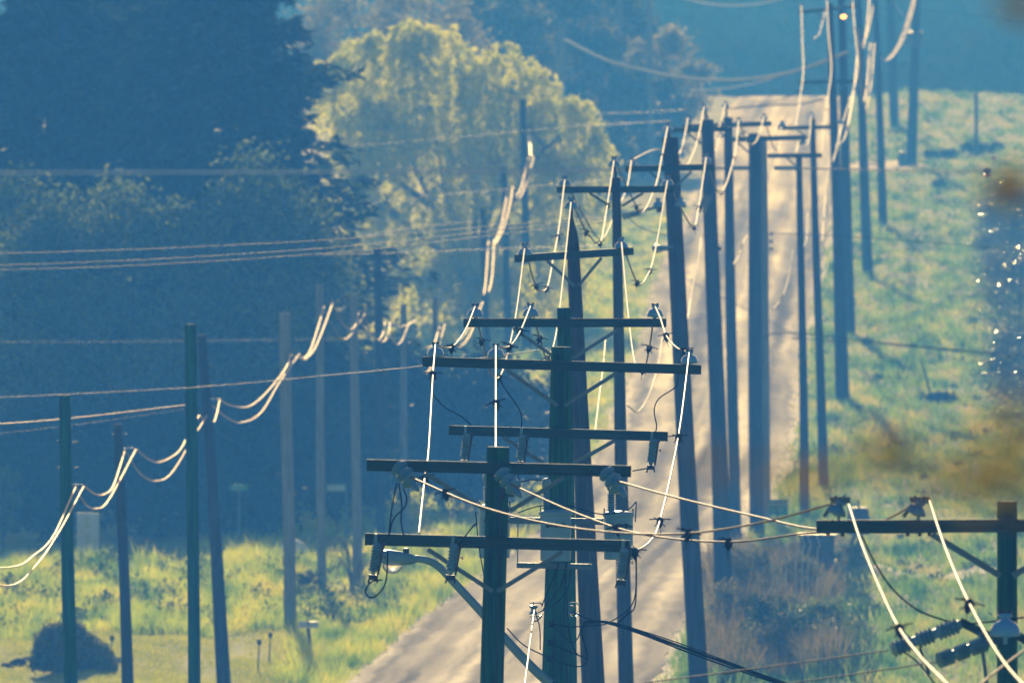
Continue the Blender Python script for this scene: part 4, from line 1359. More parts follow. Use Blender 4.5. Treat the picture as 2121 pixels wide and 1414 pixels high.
def street_sign(label, px, py_top, py_base, Dd, wpx, hpx, m, postm, post_px=None, lett='letter', pr=0.035):
    B = Vector((at(post_px or px, py_base, Dd).x, Dd, gz(at(post_px or px, py_base, Dd).x, Dd)))
    r = thing('street_sign', B, label, 'street sign', 'street name signs')
    c = at(px, py_top, Dd - 0.06)
    top = at(post_px or px, py_top - hpx / 2 - 2, Dd)
    top.x = B.x
    MB().tube([B - Vector((0, 0, 0.2)), top if post_px else at(px, py_top + hpx / 2 + 1, Dd) * 1.0], pr, 8).build('post', postm, r)
    b = MB()
    sign_blade(b, c, wpx / ppm(Dd), hpx / ppm(Dd))
    p = b.build('sign_blade', m, r, smooth=False)
    dashes(c, wpx / ppm(Dd) * 0.8, hpx / ppm(Dd) * 0.5, M[lett], p, 7, int(px))
    return r


DSG = dist_of(1150)
street_sign('green street name blade on a pale post before the dark trees', 495, 1010, 1158, DSG, 38, 12, M['sign_green'], M['steel'])
street_sign('pale teal name blade fixed to the left of a bluish post', 696, 1010, 1140, DSG + 5, 37, 13, M['sign_teal'], M['steel'], 717)
DG_ = 1020.0
street_sign('far green street name blade on a dark post on the right bank', 2022, 187, 305, 1000, 30, 9, M['sign_green'], M['box_brown'], pr=0.11)

# pale vertical board
b0 = base(182, 1160)
r = thing('sign_board', b0, 'tall pale board with a column of dull yellow letters in the tree shade', 'sign')
w_, h_ = 46 / ppm(b0.y), 100 / ppm(b0.y)
q = MB()
q.box(b0 + Vector((0, 0, h_ / 2)), w_, 0.08, h_, bev=0.1)
q.build('panel', M['pale_panel'], r, smooth=False)
lt = MB()
rr_ = random.Random(5)
for k in range(6):
    c_ = b0 + Vector((0, -0.055, h_ * (0.86 - 0.115 * k)))
    s_ = 0.10
    if k == 2:
        continue
    lt.box(c_ + Vector((-0.03, 0, 0)), 0.025, 0.01, s_)
    lt.box(c_ + Vector((0.005, 0, 0.035 * (-1) ** k)), 0.06, 0.01, 0.025)
    if k % 2:
        lt.box(c_ + Vector((0.035, 0, 0)), 0.025, 0.01, s_)
lt.build('lettering', M['yellow_letter'], r)

# round pale culvert / tank end
b0 = base(606, 1152)
q = MB()
q.lathe([(0.42, -0.35), (0.46, -0.33), (0.46, 0.33), (0.42, 0.35), (0.2, 0.36)], b0 + Vector((0, 0, 0.02)), axis=Vector((0, 1, 0)), n=28)
for sx in (-0.3, 0.3):
    q.box(b0 + Vector((sx, 0, 0.0)), 0.12, 0.5, 0.2)
o = q.build('storage_tank', M['pale_panel'], None, origin=b0)
tag(o, 'pale round-topped tank half sunk in the shaded grass behind the mailbox pole', 'tank')


def mailbox(label, px, py_box, py_base, wpx, hpx, m, post_off=0, posts=1, postw=0.05, axis=Vector((1, 0.25, 0))):
    b0 = base(px + post_off, py_base)
    r = thing('mailbox', b0, label, 'mailbox')
    Dd = b0.y
    c = at(px, py_box, Dd)
    w, h = wpx / ppm(Dd), hpx / ppm(Dd)
    a = axis.normalized()
    up = Vector((0, 0, 1))
    s = a.cross(up)
    mb = MB()
    n = 12
    ring = []
    prof_ = [(-h / 2, -h / 2), (h / 2, -h / 2)] + [(h / 2 * math.cos(math.pi * k / n), h / 2 * math.sin(math.pi * k / n)) for k in range(n + 1)]
    for e in (-1, 1):
        i0 = len(mb.v)
        ring.append(i0)
        for x, z in prof_:
            mb.v.append(c + a * (e * w / 2) + s * x * 0.9 + up * z)
    K = len(prof_)
    for k in range(K):
        mb.f.append((ring[0] + k, ring[0] + (k + 1) % K, ring[1] + (k + 1) % K, ring[1] + k))
    mb.f.append(tuple(ring[0] + k for k in reversed(range(K))))
    mb.f.append(tuple(ring[1] + k for k in range(K)))
    mb.build('box', m, r)
    pb = MB()
    for j in range(posts):
        dx = 0 if posts == 1 else (j - 0.5) * 0.2
        pb.tube([Vector((b0.x + dx, b0.y, b0.z - 0.1)), Vector((b0.x + dx * 0.9 - 0.01, b0.y, (b0.z + c.z) / 2)), Vector((c.x + dx * 0.8, c.y, c.z - h / 2))], postw, 8)
    pb.build('post', M['twig'], r)
    fl = MB()
    fl.beam(c + Vector((0, -h * 0.45, 0)), c + Vector((0, -h * 0.45, h * 0.8)), 0.02, 0.05, up=Vector((1, 0, 0)))
    fl.build('flag', M['box_brown'], r)
    return r


mailbox('white rounded mailbox on a thin crooked post by the road edge', 638, 1293, 1368, 42, 14, M['white_paint'], 5)
mailbox('dark square mailbox with a pale lid edge on two posts in the right grass', 1778, 1078, 1178, 34, 56, M['box_brown'], -8, 2, 0.06)

# garden stake lights
for px, t, bb, lab in ((229, 1318, 1372, 'short solar stake light at the right foot of the dark mound'), (534, 1326, 1392, 'solar stake light on the lawn, nearer of the two left of the mailbox'),
                       (557, 1312, 1372, 'solar stake light on the lawn, farther of the two left of the mailbox'), (70, 1312, 1350, 'stubby stake light at the left top of the dark mound')):
    b0 = base(px, bb)
    r = thing('stake_light', b0, lab, 'garden light', 'solar stake lights on the lawn')
    T_ = at(px + 3, t, b0.y)
    MB().tube([b0 - Vector((0, 0, 0.05)), T_], 0.018, 8).build('stake', M['steel'], r)
    MB().lathe([(0.03, -0.1), (0.045, -0.08), (0.05, -0.02), (0.06, -0.01), (0.05, 0.02), (0.02, 0.04)], T_, n=12).build('lamp_cap', M['dark_steel'], r)

# ------------------------------------------------------------------ small things on the right
b0 = base(1612, 1108)
r = thing('road_sign', b0, 'green rectangular road sign with two pale lines behind the slack wires', 'road sign')
c = at(1612, 1050, b0.y)
w_, h_ = 41 / ppm(b0.y), 34 / ppm(b0.y)
q = MB()
q.box(c, w_, 0.02, h_, bev=0.2)
p = q.build('sign_panel', M['sign_green'], r, smooth=False)
dashes(c + Vector((0, 0, h_ * 0.2)), w_ * 0.85, h_ * 0.16, M['letter'], p, 9, 3)
dashes(c + Vector((0, 0, -h_ * 0.16)), w_ * 0.5, h_ * 0.16, M['letter'], p, 5, 4)
MB().tube([b0 - Vector((0, 0, 0.2)), Vector((b0.x, b0.y, c.z + h_ / 2))], 0.035, 8).build('post', M['steel'], r)

b0 = base(1692, 1200)
r = thing('utility_cabinet', b0, 'dark box-like cabinet in the brush under the right crossarm tip', 'utility cabinet')
w_ = 0.95
MB().box(b0 + Vector((0, 0, 0.6)), w_, 0.7, 1.2, bev=0.06).build('body', M['box_brown'], r, smooth=False)
MB().box(b0 + Vector((0, 0, 1.235)), w_ + 0.12, 0.82, 0.07).build('lid', M['box_brown'], r, smooth=False)
q = MB()
q.box(b0 + Vector((0.0, -0.36, 0.6)), 0.03, 0.03, 1.05)
q.tube([b0 + Vector((0.1, -0.37, 0.6)), b0 + Vector((0.1, -0.37, 0.72))], 0.02, 6)
q.build('door_seam', M['dark_steel'], r)

b0 = base(1869, 345)
r = thing('trash_bin', b0, 'small blue-grey bin with a sunlit lid at the far side road', 'bin')
MB().lathe([(0.2, 0), (0.24, 0.05), (0.28, 0.7), (0.29, 0.72)], b0, n=14).build('body', M['lamp_paint'], r)
MB().lathe([(0.31, 0.71), (0.32, 0.76), (0.24, 0.84), (0.05, 0.87)], b0, n=14).build('lid', M['white_paint'], r)  # white tone gives the lid its sunlit look
b0 = base(2058, 345)
r = thing('marker_post', b0, 'short stake topped by a round orange marker in the far grass', 'marker')
MB().tube([b0 - Vector((0, 0, .1)), b0 + Vector((0, 0, 0.4))], 0.03, 6).build('stake', M['twig'], r)
MB().ball(b0 + Vector((0, 0, 0.45)), 0.17, 1, 1, 1, 12).build('marker_disc', M['orange'], r)
b0 = base(1930, 826)
T_ = at(1908, 748, b0.y)
q = MB()
q.tube([b0 - Vector((0, 0, .1)), b0.lerp(T_, 0.5) + Vector((0.03, 0, 0)), T_], [0.05, 0.045, 0.03], 8)
tag(q.build('leaning_stake', M['bark'], None, origin=b0), 'dark leaning stake stuck in the open right bank', 'stake')

# ------------------------------------------------------------------ trees and shrubs
def trunk(mb, b, h, r, lean=(0, 0), limbs=6, spread=2.0, start=0.35, rise=0.35):
    pts = [b - Vector((0, 0, 0.2))]
    for k in range(1, 7):
        t = k / 6
        pts.append(b + Vector((lean[0] * t + rnd.uniform(-.06, .06) * h * 0.05, lean[1] * t, h * t)))
    mb.tube(pts, [r * 1.25] + [r * (1 - 0.8 * k / 6) for k in range(1, 7)], 9)
    ends = []
    for k in range(limbs):
        t = start + (0.9 - start) * rnd.random()
        p0 = b + Vector((lean[0] * t, lean[1] * t, h * t))
        an = 2 * math.pi * (k + rnd.random() * 0.6) / limbs
        L = spread * rnd.uniform(0.7, 1.1)
        p1 = p0 + Vector((math.cos(an) * L * 0.5, math.sin(an) * L * 0.5, h * rise * 0.4))
        p2 = p0 + Vector((math.cos(an) * L, math.sin(an) * L, h * rise * 0.62))
        mb.tube(spline([p0, p1, p2], 4), [r * 0.45 * (1 - 0.09 * j) for j in range(9)], 6)
        ends += [p1, p2]
        for s_ in (-0.7, 0.7):
            p3 = p1 + Vector((math.cos(an + s_) * L * 0.55, math.sin(an + s_) * L * 0.55, h * rise * 0.35))
            mb.tube([p1, p1.lerp(p3, .5) + Vector((0, 0, .1)), p3], [r * 0.26, r * 0.18, r * 0.08], 5)
            ends.append(p3)
    return ends


def conifer(label, px, D, top_y, half, name='conifer_tree', m='conifer', nb=420, per=60, leaf=0.16, group='dark trees on the left', taper=1.0, low=0.04):
    """dense evergreen: sprays of needles along many branches. half = crown half width in metres at the bottom"""
    x = at(px, 0, D).x
    b = Vector((x, D, gz(x, D)))
    H = at(px, top_y, D).z - b.z
    r = thing(name, b, label, 'tree', group)
    mb = MB()
    mb.tube([b - Vector((0, 0, .2)), b + Vector((0.1, 0, H * .5)), b + Vector((0, 0, H * 0.97))], [0.42, 0.26, 0.04], 10)
    mb.build('trunk', M['bark'], r)
    C, DV = [], []
    ph = [rnd.uniform(0, 6.28) for _ in range(4)]
    for k in range(nb):
        t = low + (1 - low) * (rnd.random() ** 0.9)
        an = rnd.uniform(0, 2 * math.pi)
        R = half * ((1 - t) ** (0.62 * taper) * 0.97 + 0.03) * (rnd.uniform(1.1, 1.42) if rnd.random() < 0.10 else rnd.uniform(0.62, 1.08)) * (1 + 0.10 * math.sin(5 * t * 3 + ph[0] + an) + 0.08 * math.sin(11 * t + 2 * an + ph[1]))
        s = np.sqrt(rng.uniform(0.06, 1.0, per)) * R
        up_ = 0.10 * s - 0.16 * (s / max(R, .1)) * R * 0.35 * rnd.uniform(0.2, 1.3)
        wid = 0.10 + 0.16 * s / max(R, .1) * (1 - s / max(R * 1.05, .1)) * R
        lat = rng.normal(size=per) * wid
        c = np.stack([b.x + math.cos(an) * s - math.sin(an) * lat, b.y + math.sin(an) * s + math.cos(an) * lat, b.z + t * H + up_ + rng.normal(size=per) * 0.12], 1)
        C.append(c)
        DV.append(np.tile(np.array([[math.cos(an), math.sin(an), -0.25]]), (per, 1)))
    C = np.concatenate(C)
    DV = np.concatenate(DV) + rng.normal(size=C.shape) * 0.45
    DV /= np.linalg.norm(DV, axis=1, keepdims=True)
    v = np.cross(DV, rand_dirs(len(C)))
    v /= np.linalg.norm(v, axis=1, keepdims=True) + 1e-9
    sz = leaf * rng.uniform(0.7, 1.5, (len(C), 1))
    quads('crown', C, DV * sz * 1.25, v * sz * 0.7, M[m], r)
    return r


def clumpy(label, name, px, D, top_y, halfw, m, n=9000, leaf=0.13, group=None, crown0=0.25, nclump=70, depth=None, cat='tree', trunk_r=0.16, base_y=None, sq=1.0, clump=0.22, bark='bark'):
    """broad-leaved tree or shrub: leaves gathered in clumps spread through an uneven crown"""
    if base_y is not None:
        b = base(px, base_y)
        D = b.y
    else:
        x = at(px, 0, D).x
        b = Vector((x, D, gz(x, D)))
    H = at(px, top_y, D).z - b.z
    r = thing(name, b, label, cat, group)
    mb = MB()
    trunk(mb, b, H * 0.8, trunk_r, (rnd.uniform(-.2, .2), 0), limbs=6, spread=halfw * 0.8, start=max(0.12, crown0 * 0.8), rise=0.3)
    mb.build('trunk', M[bark], r)
    depth = depth or halfw
    cz = b.z + H * (crown0 + (1 - crown0) * 0.5)
    hz = H * (1 - crown0) * 0.5
    d = rand_dirs(nclump)
    rad = rng.uniform(0.35, 1.0, nclump) ** 0.5
    cc = np.stack([b.x + d[:, 0] * rad * halfw * 0.86, b.y + d[:, 1] * rad * depth * 0.86, cz + d[:, 2] * rad * hz * 0.9 * sq], 1)
    w = rng.uniform(0.5, 1.5, nclump)
    idx = rng.choice(nclump, n, p=w / w.sum())
    rc = clump * halfw * rng.uniform(0.6, 1.3, nclump)
    g = rng.normal(size=(n, 3)) * 0.55
    C = cc[idx] + g * rc[idx][:, None] * np.array([1, 1, 0.75])
    C[:, 2] = np.maximum(C[:, 2], b.z + 0.05)
    u, v = leaf_axes(n, leaf, 0.1)
    quads('crown', C, u, v, M[m], r)
    return r


# the dark evergreens filling the left
conifer('towering dark evergreen whose jagged right side meets the willow', 430, 545, -45, 7.1, nb=800, per=70, leaf=0.17, taper=0.75)
conifer('towering dark evergreen at the left edge of the picture', 100, 548, -20, 6.0, nb=640, per=70, leaf=0.17, taper=0.7)
conifer('dark evergreen filling the gap behind the two towering ones', 250, 556, -60, 6.0, nb=560, per=70, leaf=0.18, taper=0.7)
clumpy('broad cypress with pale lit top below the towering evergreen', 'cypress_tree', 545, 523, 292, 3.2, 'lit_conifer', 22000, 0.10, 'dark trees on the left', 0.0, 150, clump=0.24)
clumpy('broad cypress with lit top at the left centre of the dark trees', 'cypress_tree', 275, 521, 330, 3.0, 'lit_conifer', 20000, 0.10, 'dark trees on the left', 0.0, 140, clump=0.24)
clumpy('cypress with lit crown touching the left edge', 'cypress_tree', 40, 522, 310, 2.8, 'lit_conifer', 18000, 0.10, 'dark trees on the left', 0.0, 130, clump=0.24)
clumpy('small pale green shrub low at the left edge before the dark trees', 'roadside_shrub', 5, None, 955, 0.75, 'green_weed', 3500, 0.05, 'shrubs before the dark trees', 0.02, 40, cat='shrub', trunk_r=0.04, base_y=1135)
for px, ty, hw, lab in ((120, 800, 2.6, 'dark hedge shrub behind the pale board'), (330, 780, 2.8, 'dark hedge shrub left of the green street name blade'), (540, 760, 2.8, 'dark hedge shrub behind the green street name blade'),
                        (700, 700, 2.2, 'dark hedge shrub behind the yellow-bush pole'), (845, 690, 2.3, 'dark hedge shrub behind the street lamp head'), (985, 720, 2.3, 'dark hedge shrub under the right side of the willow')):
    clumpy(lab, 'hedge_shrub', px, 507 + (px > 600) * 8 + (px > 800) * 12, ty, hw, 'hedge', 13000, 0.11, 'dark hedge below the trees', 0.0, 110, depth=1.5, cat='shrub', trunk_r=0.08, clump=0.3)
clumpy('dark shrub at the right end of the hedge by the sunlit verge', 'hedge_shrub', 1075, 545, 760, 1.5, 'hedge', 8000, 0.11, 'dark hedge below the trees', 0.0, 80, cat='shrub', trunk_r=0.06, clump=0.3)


def willow():
    D = 728
    x = at(985, 0, D).x
    b = Vector((x, D, gz(x, D)))
    r = thing('willow_tree', b, 'large golden green weeping willow catching the sun behind the left poles', 'tree')
    mb = MB()
    H = at(960, 60, D).z - b.z
    P_ = lambda px, py, dd=0: at(px, py, D + dd)
    mb.tube(spline([b - Vector((0, 0, .3)), P_(985, 640), P_(975, 560)], 4), [0.55 - 0.02 * k for k in range(9)], 10)
    limbs = [[(975, 560), (900, 430), (840, 300), (800, 210)], [(975, 565), (930, 420), (905, 300), (880, 180)], [(978, 560), (985, 400), (980, 270), (950, 150)],
             [(980, 565), (1050, 430), (1110, 330), (1160, 280)], [(980, 570), (1070, 470), (1140, 420), (1200, 400)], [(975, 570), (850, 470), (780, 420), (730, 390)],
             [(978, 555), (1030, 380), (1050, 250), (1060, 170)], [(900, 430), (830, 380), (770, 310), (735, 230)], [(1050, 430), (1090, 360), (1100, 250), (1110, 200)]]
    for k, l in enumerate(limbs):
        dd = rnd.uniform(-2.5, 1.5)
        pts = [P_(px, py, dd * i / 3) for i, (px, py) in enumerate(l)]
        mb.tube(spline(pts, 5), [0.19 * (1 - 0.055 * j) for j in range(16)], 7)
        for t in (6, 9, 12):
            q = spline(pts, 5)[t]
            for s_ in (-1, 1):
                e = q + Vector((s_ * rnd.uniform(.6, 1.4), rnd.uniform(-1, 1), rnd.uniform(0.5, 1.3)))
                mb.tube([q, q.lerp(e, .5) + Vector((0, 0, .12)), e], [0.08, 0.055, 0.02], 5)
    mb.build('trunk', M['bark'], r)
    # domes of hanging sprays: (px, py centre, rx, rz px)
    domes = [(945, 290, 240, 150), (800, 150, 105, 88), (895, 125, 95, 62), (1050, 175, 105, 66), (1155, 265, 88, 76), (770, 320, 90, 140), (1180, 400, 75, 110), (880, 380, 190, 150), (1060, 400, 150, 150),
             (830, 100, 80, 45), (870, 540, 140, 120), (1030, 560, 150, 110), (1130, 540, 90, 110), (770, 500, 55, 130), (705, 190, 40, 60), (1225, 330, 30, 50), (690, 160, 30, 50), (850, 62, 45, 18), (905, 70, 50, 20), (1045, 112, 45, 22), (1120, 175, 40, 28), (1195, 235, 40, 30), (1235, 300, 24, 40), (745, 100, 40, 20), (680, 215, 22, 60), (715, 300, 25, 60), (1262, 330, 14, 22), (945, 610, 165, 90), (850, 630, 115, 85), (1060, 620, 110, 80)]
    C, U, V = [], [], []
    for px, py, rx, rz in domes:
        ns = int(rx * rz / 62)
        for k in range(int(ns * 0.95)):
            d = rand_dirs(1)[0]
            rad = rnd.uniform(0.35, 1.0) ** 0.4
            if d[2] < -0.5:
                d[2] *= -1
            c0 = at(px + d[0] * rx * rad, py - d[2] * rz * rad, D + d[1] * 4.2 * rad * rx / 250)
            if math.sin(c0.x * 1.7 + 1.0) * math.sin(c0.z * 1.9 + 0.7 * c0.x) * math.sin(c0.y * 1.3) > 0.55:
                continue
            L = rnd.uniform(0.5, 1.9)
            out = Vector((d[0], d[1] * 0.6, 0)) * rnd.uniform(0.1, 0.45)
            m_ = int(13 + L * 15)
            t = rng.uniform(0, 1, m_)
            pos = np.array(c0)[None, :] + np.stack([out.x * L * np.sin(t * 1.5), out.y * L * np.sin(t * 1.5), 0.22 * np.sin(t * 2.4) - L * t ** 1.6], 1)
            pos += rng.normal(size=(m_, 3)) * np.array([0.085, 0.085, 0.05])
            C.append(pos)
    C = np.concatenate(C)
    n = len(C)
    u, v = leaf_axes(n, 0.125, 0.9)
    quads('crown', C, u, v * 0.8, M['willow'], r)
    # low hanging strands
    S_ = []
    for k in range(46):
        px, py = rnd.choice(((755, 720), (768, 760), (800, 730), (812, 790), (780, 820), (750, 790), (1090, 600), (840, 640)))
        px += rnd.uniform(-18, 18)
        L = rnd.uniform(1.0, 2.6)
        m_ = 70
        t = rng.uniform(0, 1, m_)
        c0 = np.array(at(px, py - 50, 640 + rnd.uniform(-3, 3)))
        S_.append(c0 + np.stack([0.25 * t * rnd.uniform(-1, 1) + rng.normal(size=m_) * .05, rng.normal(size=m_) * .05, -L * t], 1))
    S_ = np.concatenate(S_)
    u, v = leaf_axes(len(S_), 0.08, 1.4)
    quads('hanging_strands', S_, u, v * 0.8, M['willow'], r)


willow()
GF = 'hazy trees far up the road'
clumpy('tall tan budding tree rising behind the willow\'s left shoulder', 'budding_tree', 745, 860, -70, 4.3, 'tan_leaf', 15000, 0.15, GF, 0.2, 120)
clumpy('tan budding tree behind the middle of the willow', 'budding_tree', 900, 875, -40, 3.2, 'tan_leaf', 9000, 0.15, GF, 0.2, 90)
clumpy('dark tree above the willow\'s peak', 'broadleaf_tree', 1010, 940, -60, 4.2, 'dark_leaf', 12000, 0.2, GF, 0.05, 90)
clumpy('dark tree behind the lone pale far pole', 'broadleaf_tree', 1140, 960, -70, 4.4, 'dark_leaf', 12000, 0.2, GF, 0.05, 90)
clumpy('dark tree with a few lit sprays left of the road crest', 'broadleaf_tree', 1250, 985, -50, 4.0, 'dark_leaf', 11000, 0.2, GF, 0.05, 90)
clumpy('tan-flecked tree leaning over the left side of the road crest', 'budding_tree', 1375, 968, 25, 2.9, 'tan_leaf', 7000, 0.17, GF, 0.2, 60)
clumpy('dark shrubby tree below the tan-flecked tree', 'broadleaf_tree', 1330, 955, 130, 3.0, 'dark_leaf', 8000, 0.18, GF, 0.0, 80)
clumpy('dark shrubby tree at the willow\'s right side', 'broadleaf_tree', 1240, 900, 230, 2.2, 'dark_leaf', 7000, 0.15, GF, 0.0, 70)

GR = 'glossy bushes down the right edge'
for px, ty, by, hw, lab in ((2135, 640, 900, 2.0, 'glossy dark bush sparkling at the right edge, lowest of its row'), (2112, 500, 745, 1.9, 'glossy dark bush sparkling at the right edge, second from below'),
                            (2098, 420, 620, 1.8, 'glossy dark bush sparkling at the right edge below the topmost one'), (2092, 375, 500, 1.7, 'glossy dark bush sparkling at the right edge under the red-tipped marker')):
    clumpy(lab, 'glossy_bush', px, None, ty, hw, 'glossy_leaf', 17000, 0.042, GR, 0.0, 90, cat='bush', trunk_r=0.06, base_y=by, clump=0.38)
GS = 'scrub beside the road on the right'
for px, ty, by, hw, m_, n_, lab in ((1555, 1120, 1262, 0.85, 'scrub', 4200, 'brown-green shrub covering the foot of the brush pole'), (1640, 1135, 1255, 0.75, 'scrub', 3400, 'brown shrub below the green road sign'),
                                    (1530, 1190, 1330, 0.8, 'scrub', 3600, 'low brown shrub between two pole shadows'), (1610, 1235, 1345, 0.9, 'dark_weed', 3600, 'dark tangled shrub in the middle of the roadside scrub'),
                                    (1700, 1235, 1350, 0.8, 'green_weed', 3400, 'green weedy shrub right of the dark tangled shrub'), (1760, 1120, 1182, 0.45, 'green_weed', 1800, 'small bright weed clump left of the two-post mailbox'),
                                    (1585, 1300, 1400, 0.9, 'scrub', 3600, 'dark brown shrub at the bottom of the roadside scrub'), (1470, 1170, 1222, 0.35, 'scrub', 1500, 'thin dry weed clump at the road edge by the lamp pole')):
    clumpy(lab, 'roadside_shrub', px, None, ty, hw, m_, n_, 0.042, GS, 0.0, 46, cat='shrub', trunk_r=0.03, base_y=by, clump=0.36, bark='twig')
clumpy('small yellow-brown bush at the foot of the pale left pole', 'roadside_shrub', 640, None, 1165, 0.42, 'scrub', 2200, 0.035, GS, 0.0, 40, cat='shrub', trunk_r=0.03, base_y=1243, bark='twig')
for px, ty, by, hw, lab in ((2020, 292, 318, 0.75, 'low dark bush at the foot of the far green street sign'), (2062, 296, 318, 0.5, 'small dark bush right of the far green street sign'), (1965, 312, 326, 0.55, 'low dark bush between box pole and far green street sign'),
                            (1930, 316, 330, 0.5, 'low dark bush just right of the box pole'), (1952, 818, 836, 0.55, 'low dark bush at the foot of the leaning stake'), (1945, 372, 392, 0.4, 'tiny round bush alone on the upper bank')):
    clumpy(lab, 'low_bush', px, None, ty, hw, 'hedge', 1600, 0.08, 'low bushes on the bank', 0.0, 24, cat='bush', trunk_r=0.03, base_y=by, clump=0.35)

# arching bare branches left
b0 = base(735, 1225)
r = thing('bare_shrub', b0, 'bare shrub of arching dry branches beside the left verge', 'shrub')
mb = MB()
for k in range(16):
    sx = rnd.choice((-1, -1, 1)) * rnd.uniform(0.2, 1.1)
    h = rnd.uniform(0.7, 1.5)
    p0 = b0 + Vector((rnd.uniform(-.15, .15), rnd.uniform(-.2, .2), -0.05))
    p1 = b0 + Vector((sx * 0.35, 0.1, h * 0.85))
    p2 = b0 + Vector((sx * 0.8, 0.1, h))
    p3 = b0 + Vector((sx * 1.1, 0, h * 0.8))
    P_ = spline([p0, p1, p2, p3], 5)
    mb.tube(P_, [0.018 * (1 - 0.045 * j) for j in range(len(P_))], 5)
    for q in P_[5::2]:
        e = q + Vector((rnd.uniform(-.2, .2), rnd.uniform(-.2, .2), rnd.uniform(-.05, .25)))
        mb.tube([q, e], [0.007, 0.003], 4)
mb.build('branches', M['twig'], r)
# white stalks added to stand for the glints in the scrub
b0 = base(1570, 1320)
r = thing('glint_stalks', b0, 'tall white stalks standing in for glints before the dark scrub', 'plant')
mb = MB()
for (px, y0, y1) in ((1580, 1205, 1268), (1568, 1235, 1265), (1600, 1170, 1215), (1612, 1160, 1200), (1628, 1128, 1175), (1648, 1120, 1165), (1662, 1112, 1150), (1674, 1108, 1155), (1693, 1110, 1150), (1545, 1340, 1372), (1575, 1290, 1330), (1590, 1320, 1370), (1558, 1300, 1345)):
    P_ = [at(px + rnd.uniform(-4, 4), y1 + 70, b0.y), at(px, y1, b0.y - 0.2), at(px + 5, (y0 + y1) / 2, b0.y - 0.3), at(px - 1, y0, b0.y - 0.2)]
    P_[0].z = b0.z - 0.05 if P_[0].z < b0.z + 0.4 else P_[0].z
    g0 = Vector((P_[0].x, b0.y, b0.z - 0.05))
    mb.tube(spline([g0, P_[1], P_[2], P_[3]], 5), [0.012] * 15 + [0.02], 5)
    mb.ball(P_[3], 0.03, 1, 1, 1.5, 6)
mb.build('stalks', M['white_paint'], r)  # white colour paints the glints onto the stalks

# dark mound on the lawn
b0 = base(152, 1384)
r = thing('brush_mound', b0, 'dark rounded mound of soil and brush on the mown lawn', 'mound')
px_m = 1 / ppm(b0.y)
mslope = lambda x: 1.12 - 0.22 * x - 0.22 * max(0.0, x) + 0.07 * math.sin(7 * x + 1)
mb = MB()
n = 36
rows = 9
hw, hh = 80 * px_m, 80 * px_m
i0 = 0
for j in range(rows + 1):
    th = (j / rows) * math.pi / 2
    for k in range(n):
        ph = 2 * math.pi * k / n
        q = 1 + rnd.uniform(-0.09, 0.09) + 0.08 * math.sin(3 * ph + 1) * math.cos(th)
        ex = math.cos(th) ** 0.8
        sk = 1.0 if math.cos(ph) > 0 else 0.92
        mb.v.append(b0 + Vector((hw * 1.05 * ex * math.cos(ph) * q * sk, 0.9 * ex * math.sin(ph) * q, hh * math.sin(th) * q * mslope(ex * math.cos(ph)) - 0.05)))
for j in range(rows):
    for k in range(n):
        mb.f.append((j * n + k, j * n + (k + 1) % n, (j + 1) * n + (k + 1) % n, (j + 1) * n + k))
mb.build('body', M['soil'], r)
n = 5200
d = rand_dirs(n)
d[:, 2] = np.abs(d[:, 2])
ex = (1 - d[:, 2] ** 2) ** 0.4
hx = np.sqrt(d[:, 0] ** 2 + d[:, 1] ** 2) + 1e-6
C = np.array(b0) + np.stack([hw * 1.05 * ex * d[:, 0] / hx, 0.9 * ex * d[:, 1] / hx, hh * d[:, 2] * np.array([mslope(q_) for q_ in ex * d[:, 0] / hx])], 1) + rng.normal(size=(n, 3)) * 0.045
u, v = leaf_axes(n, 0.075, -0.7)
quads('brush', C, u, v * 0.6, M['scrub'], r)
for px, py, s_, lab in ((40, 1380, 0.20, 'low clod of dark earth left of the mound'), (12, 1384, 0.14, 'smallest dark clod at the left edge by the mound'), (58, 1374, 0.16, 'dark clod leaning on the mound\'s left foot'), (226, 1374, 0.2, 'grey stone at the right foot of the mound'), (244, 1372, 0.13, 'small grey stone right of the mound behind the violet pole')):
    q0 = base(px, py)
    mb = MB()
    mb.ball(q0 + Vector((0, 0, s_ * 0.25)), s_, 1.3, 1, 0.75, 12, jit=0.13)
    tag(mb.build('earth_clod' if 'clod' in lab else 'field_stone', M['soil' if 'clod' in lab else 'stone'], None, origin=q0), lab, 'clod' if 'clod' in lab else 'stone', 'clods and stones around the mound')


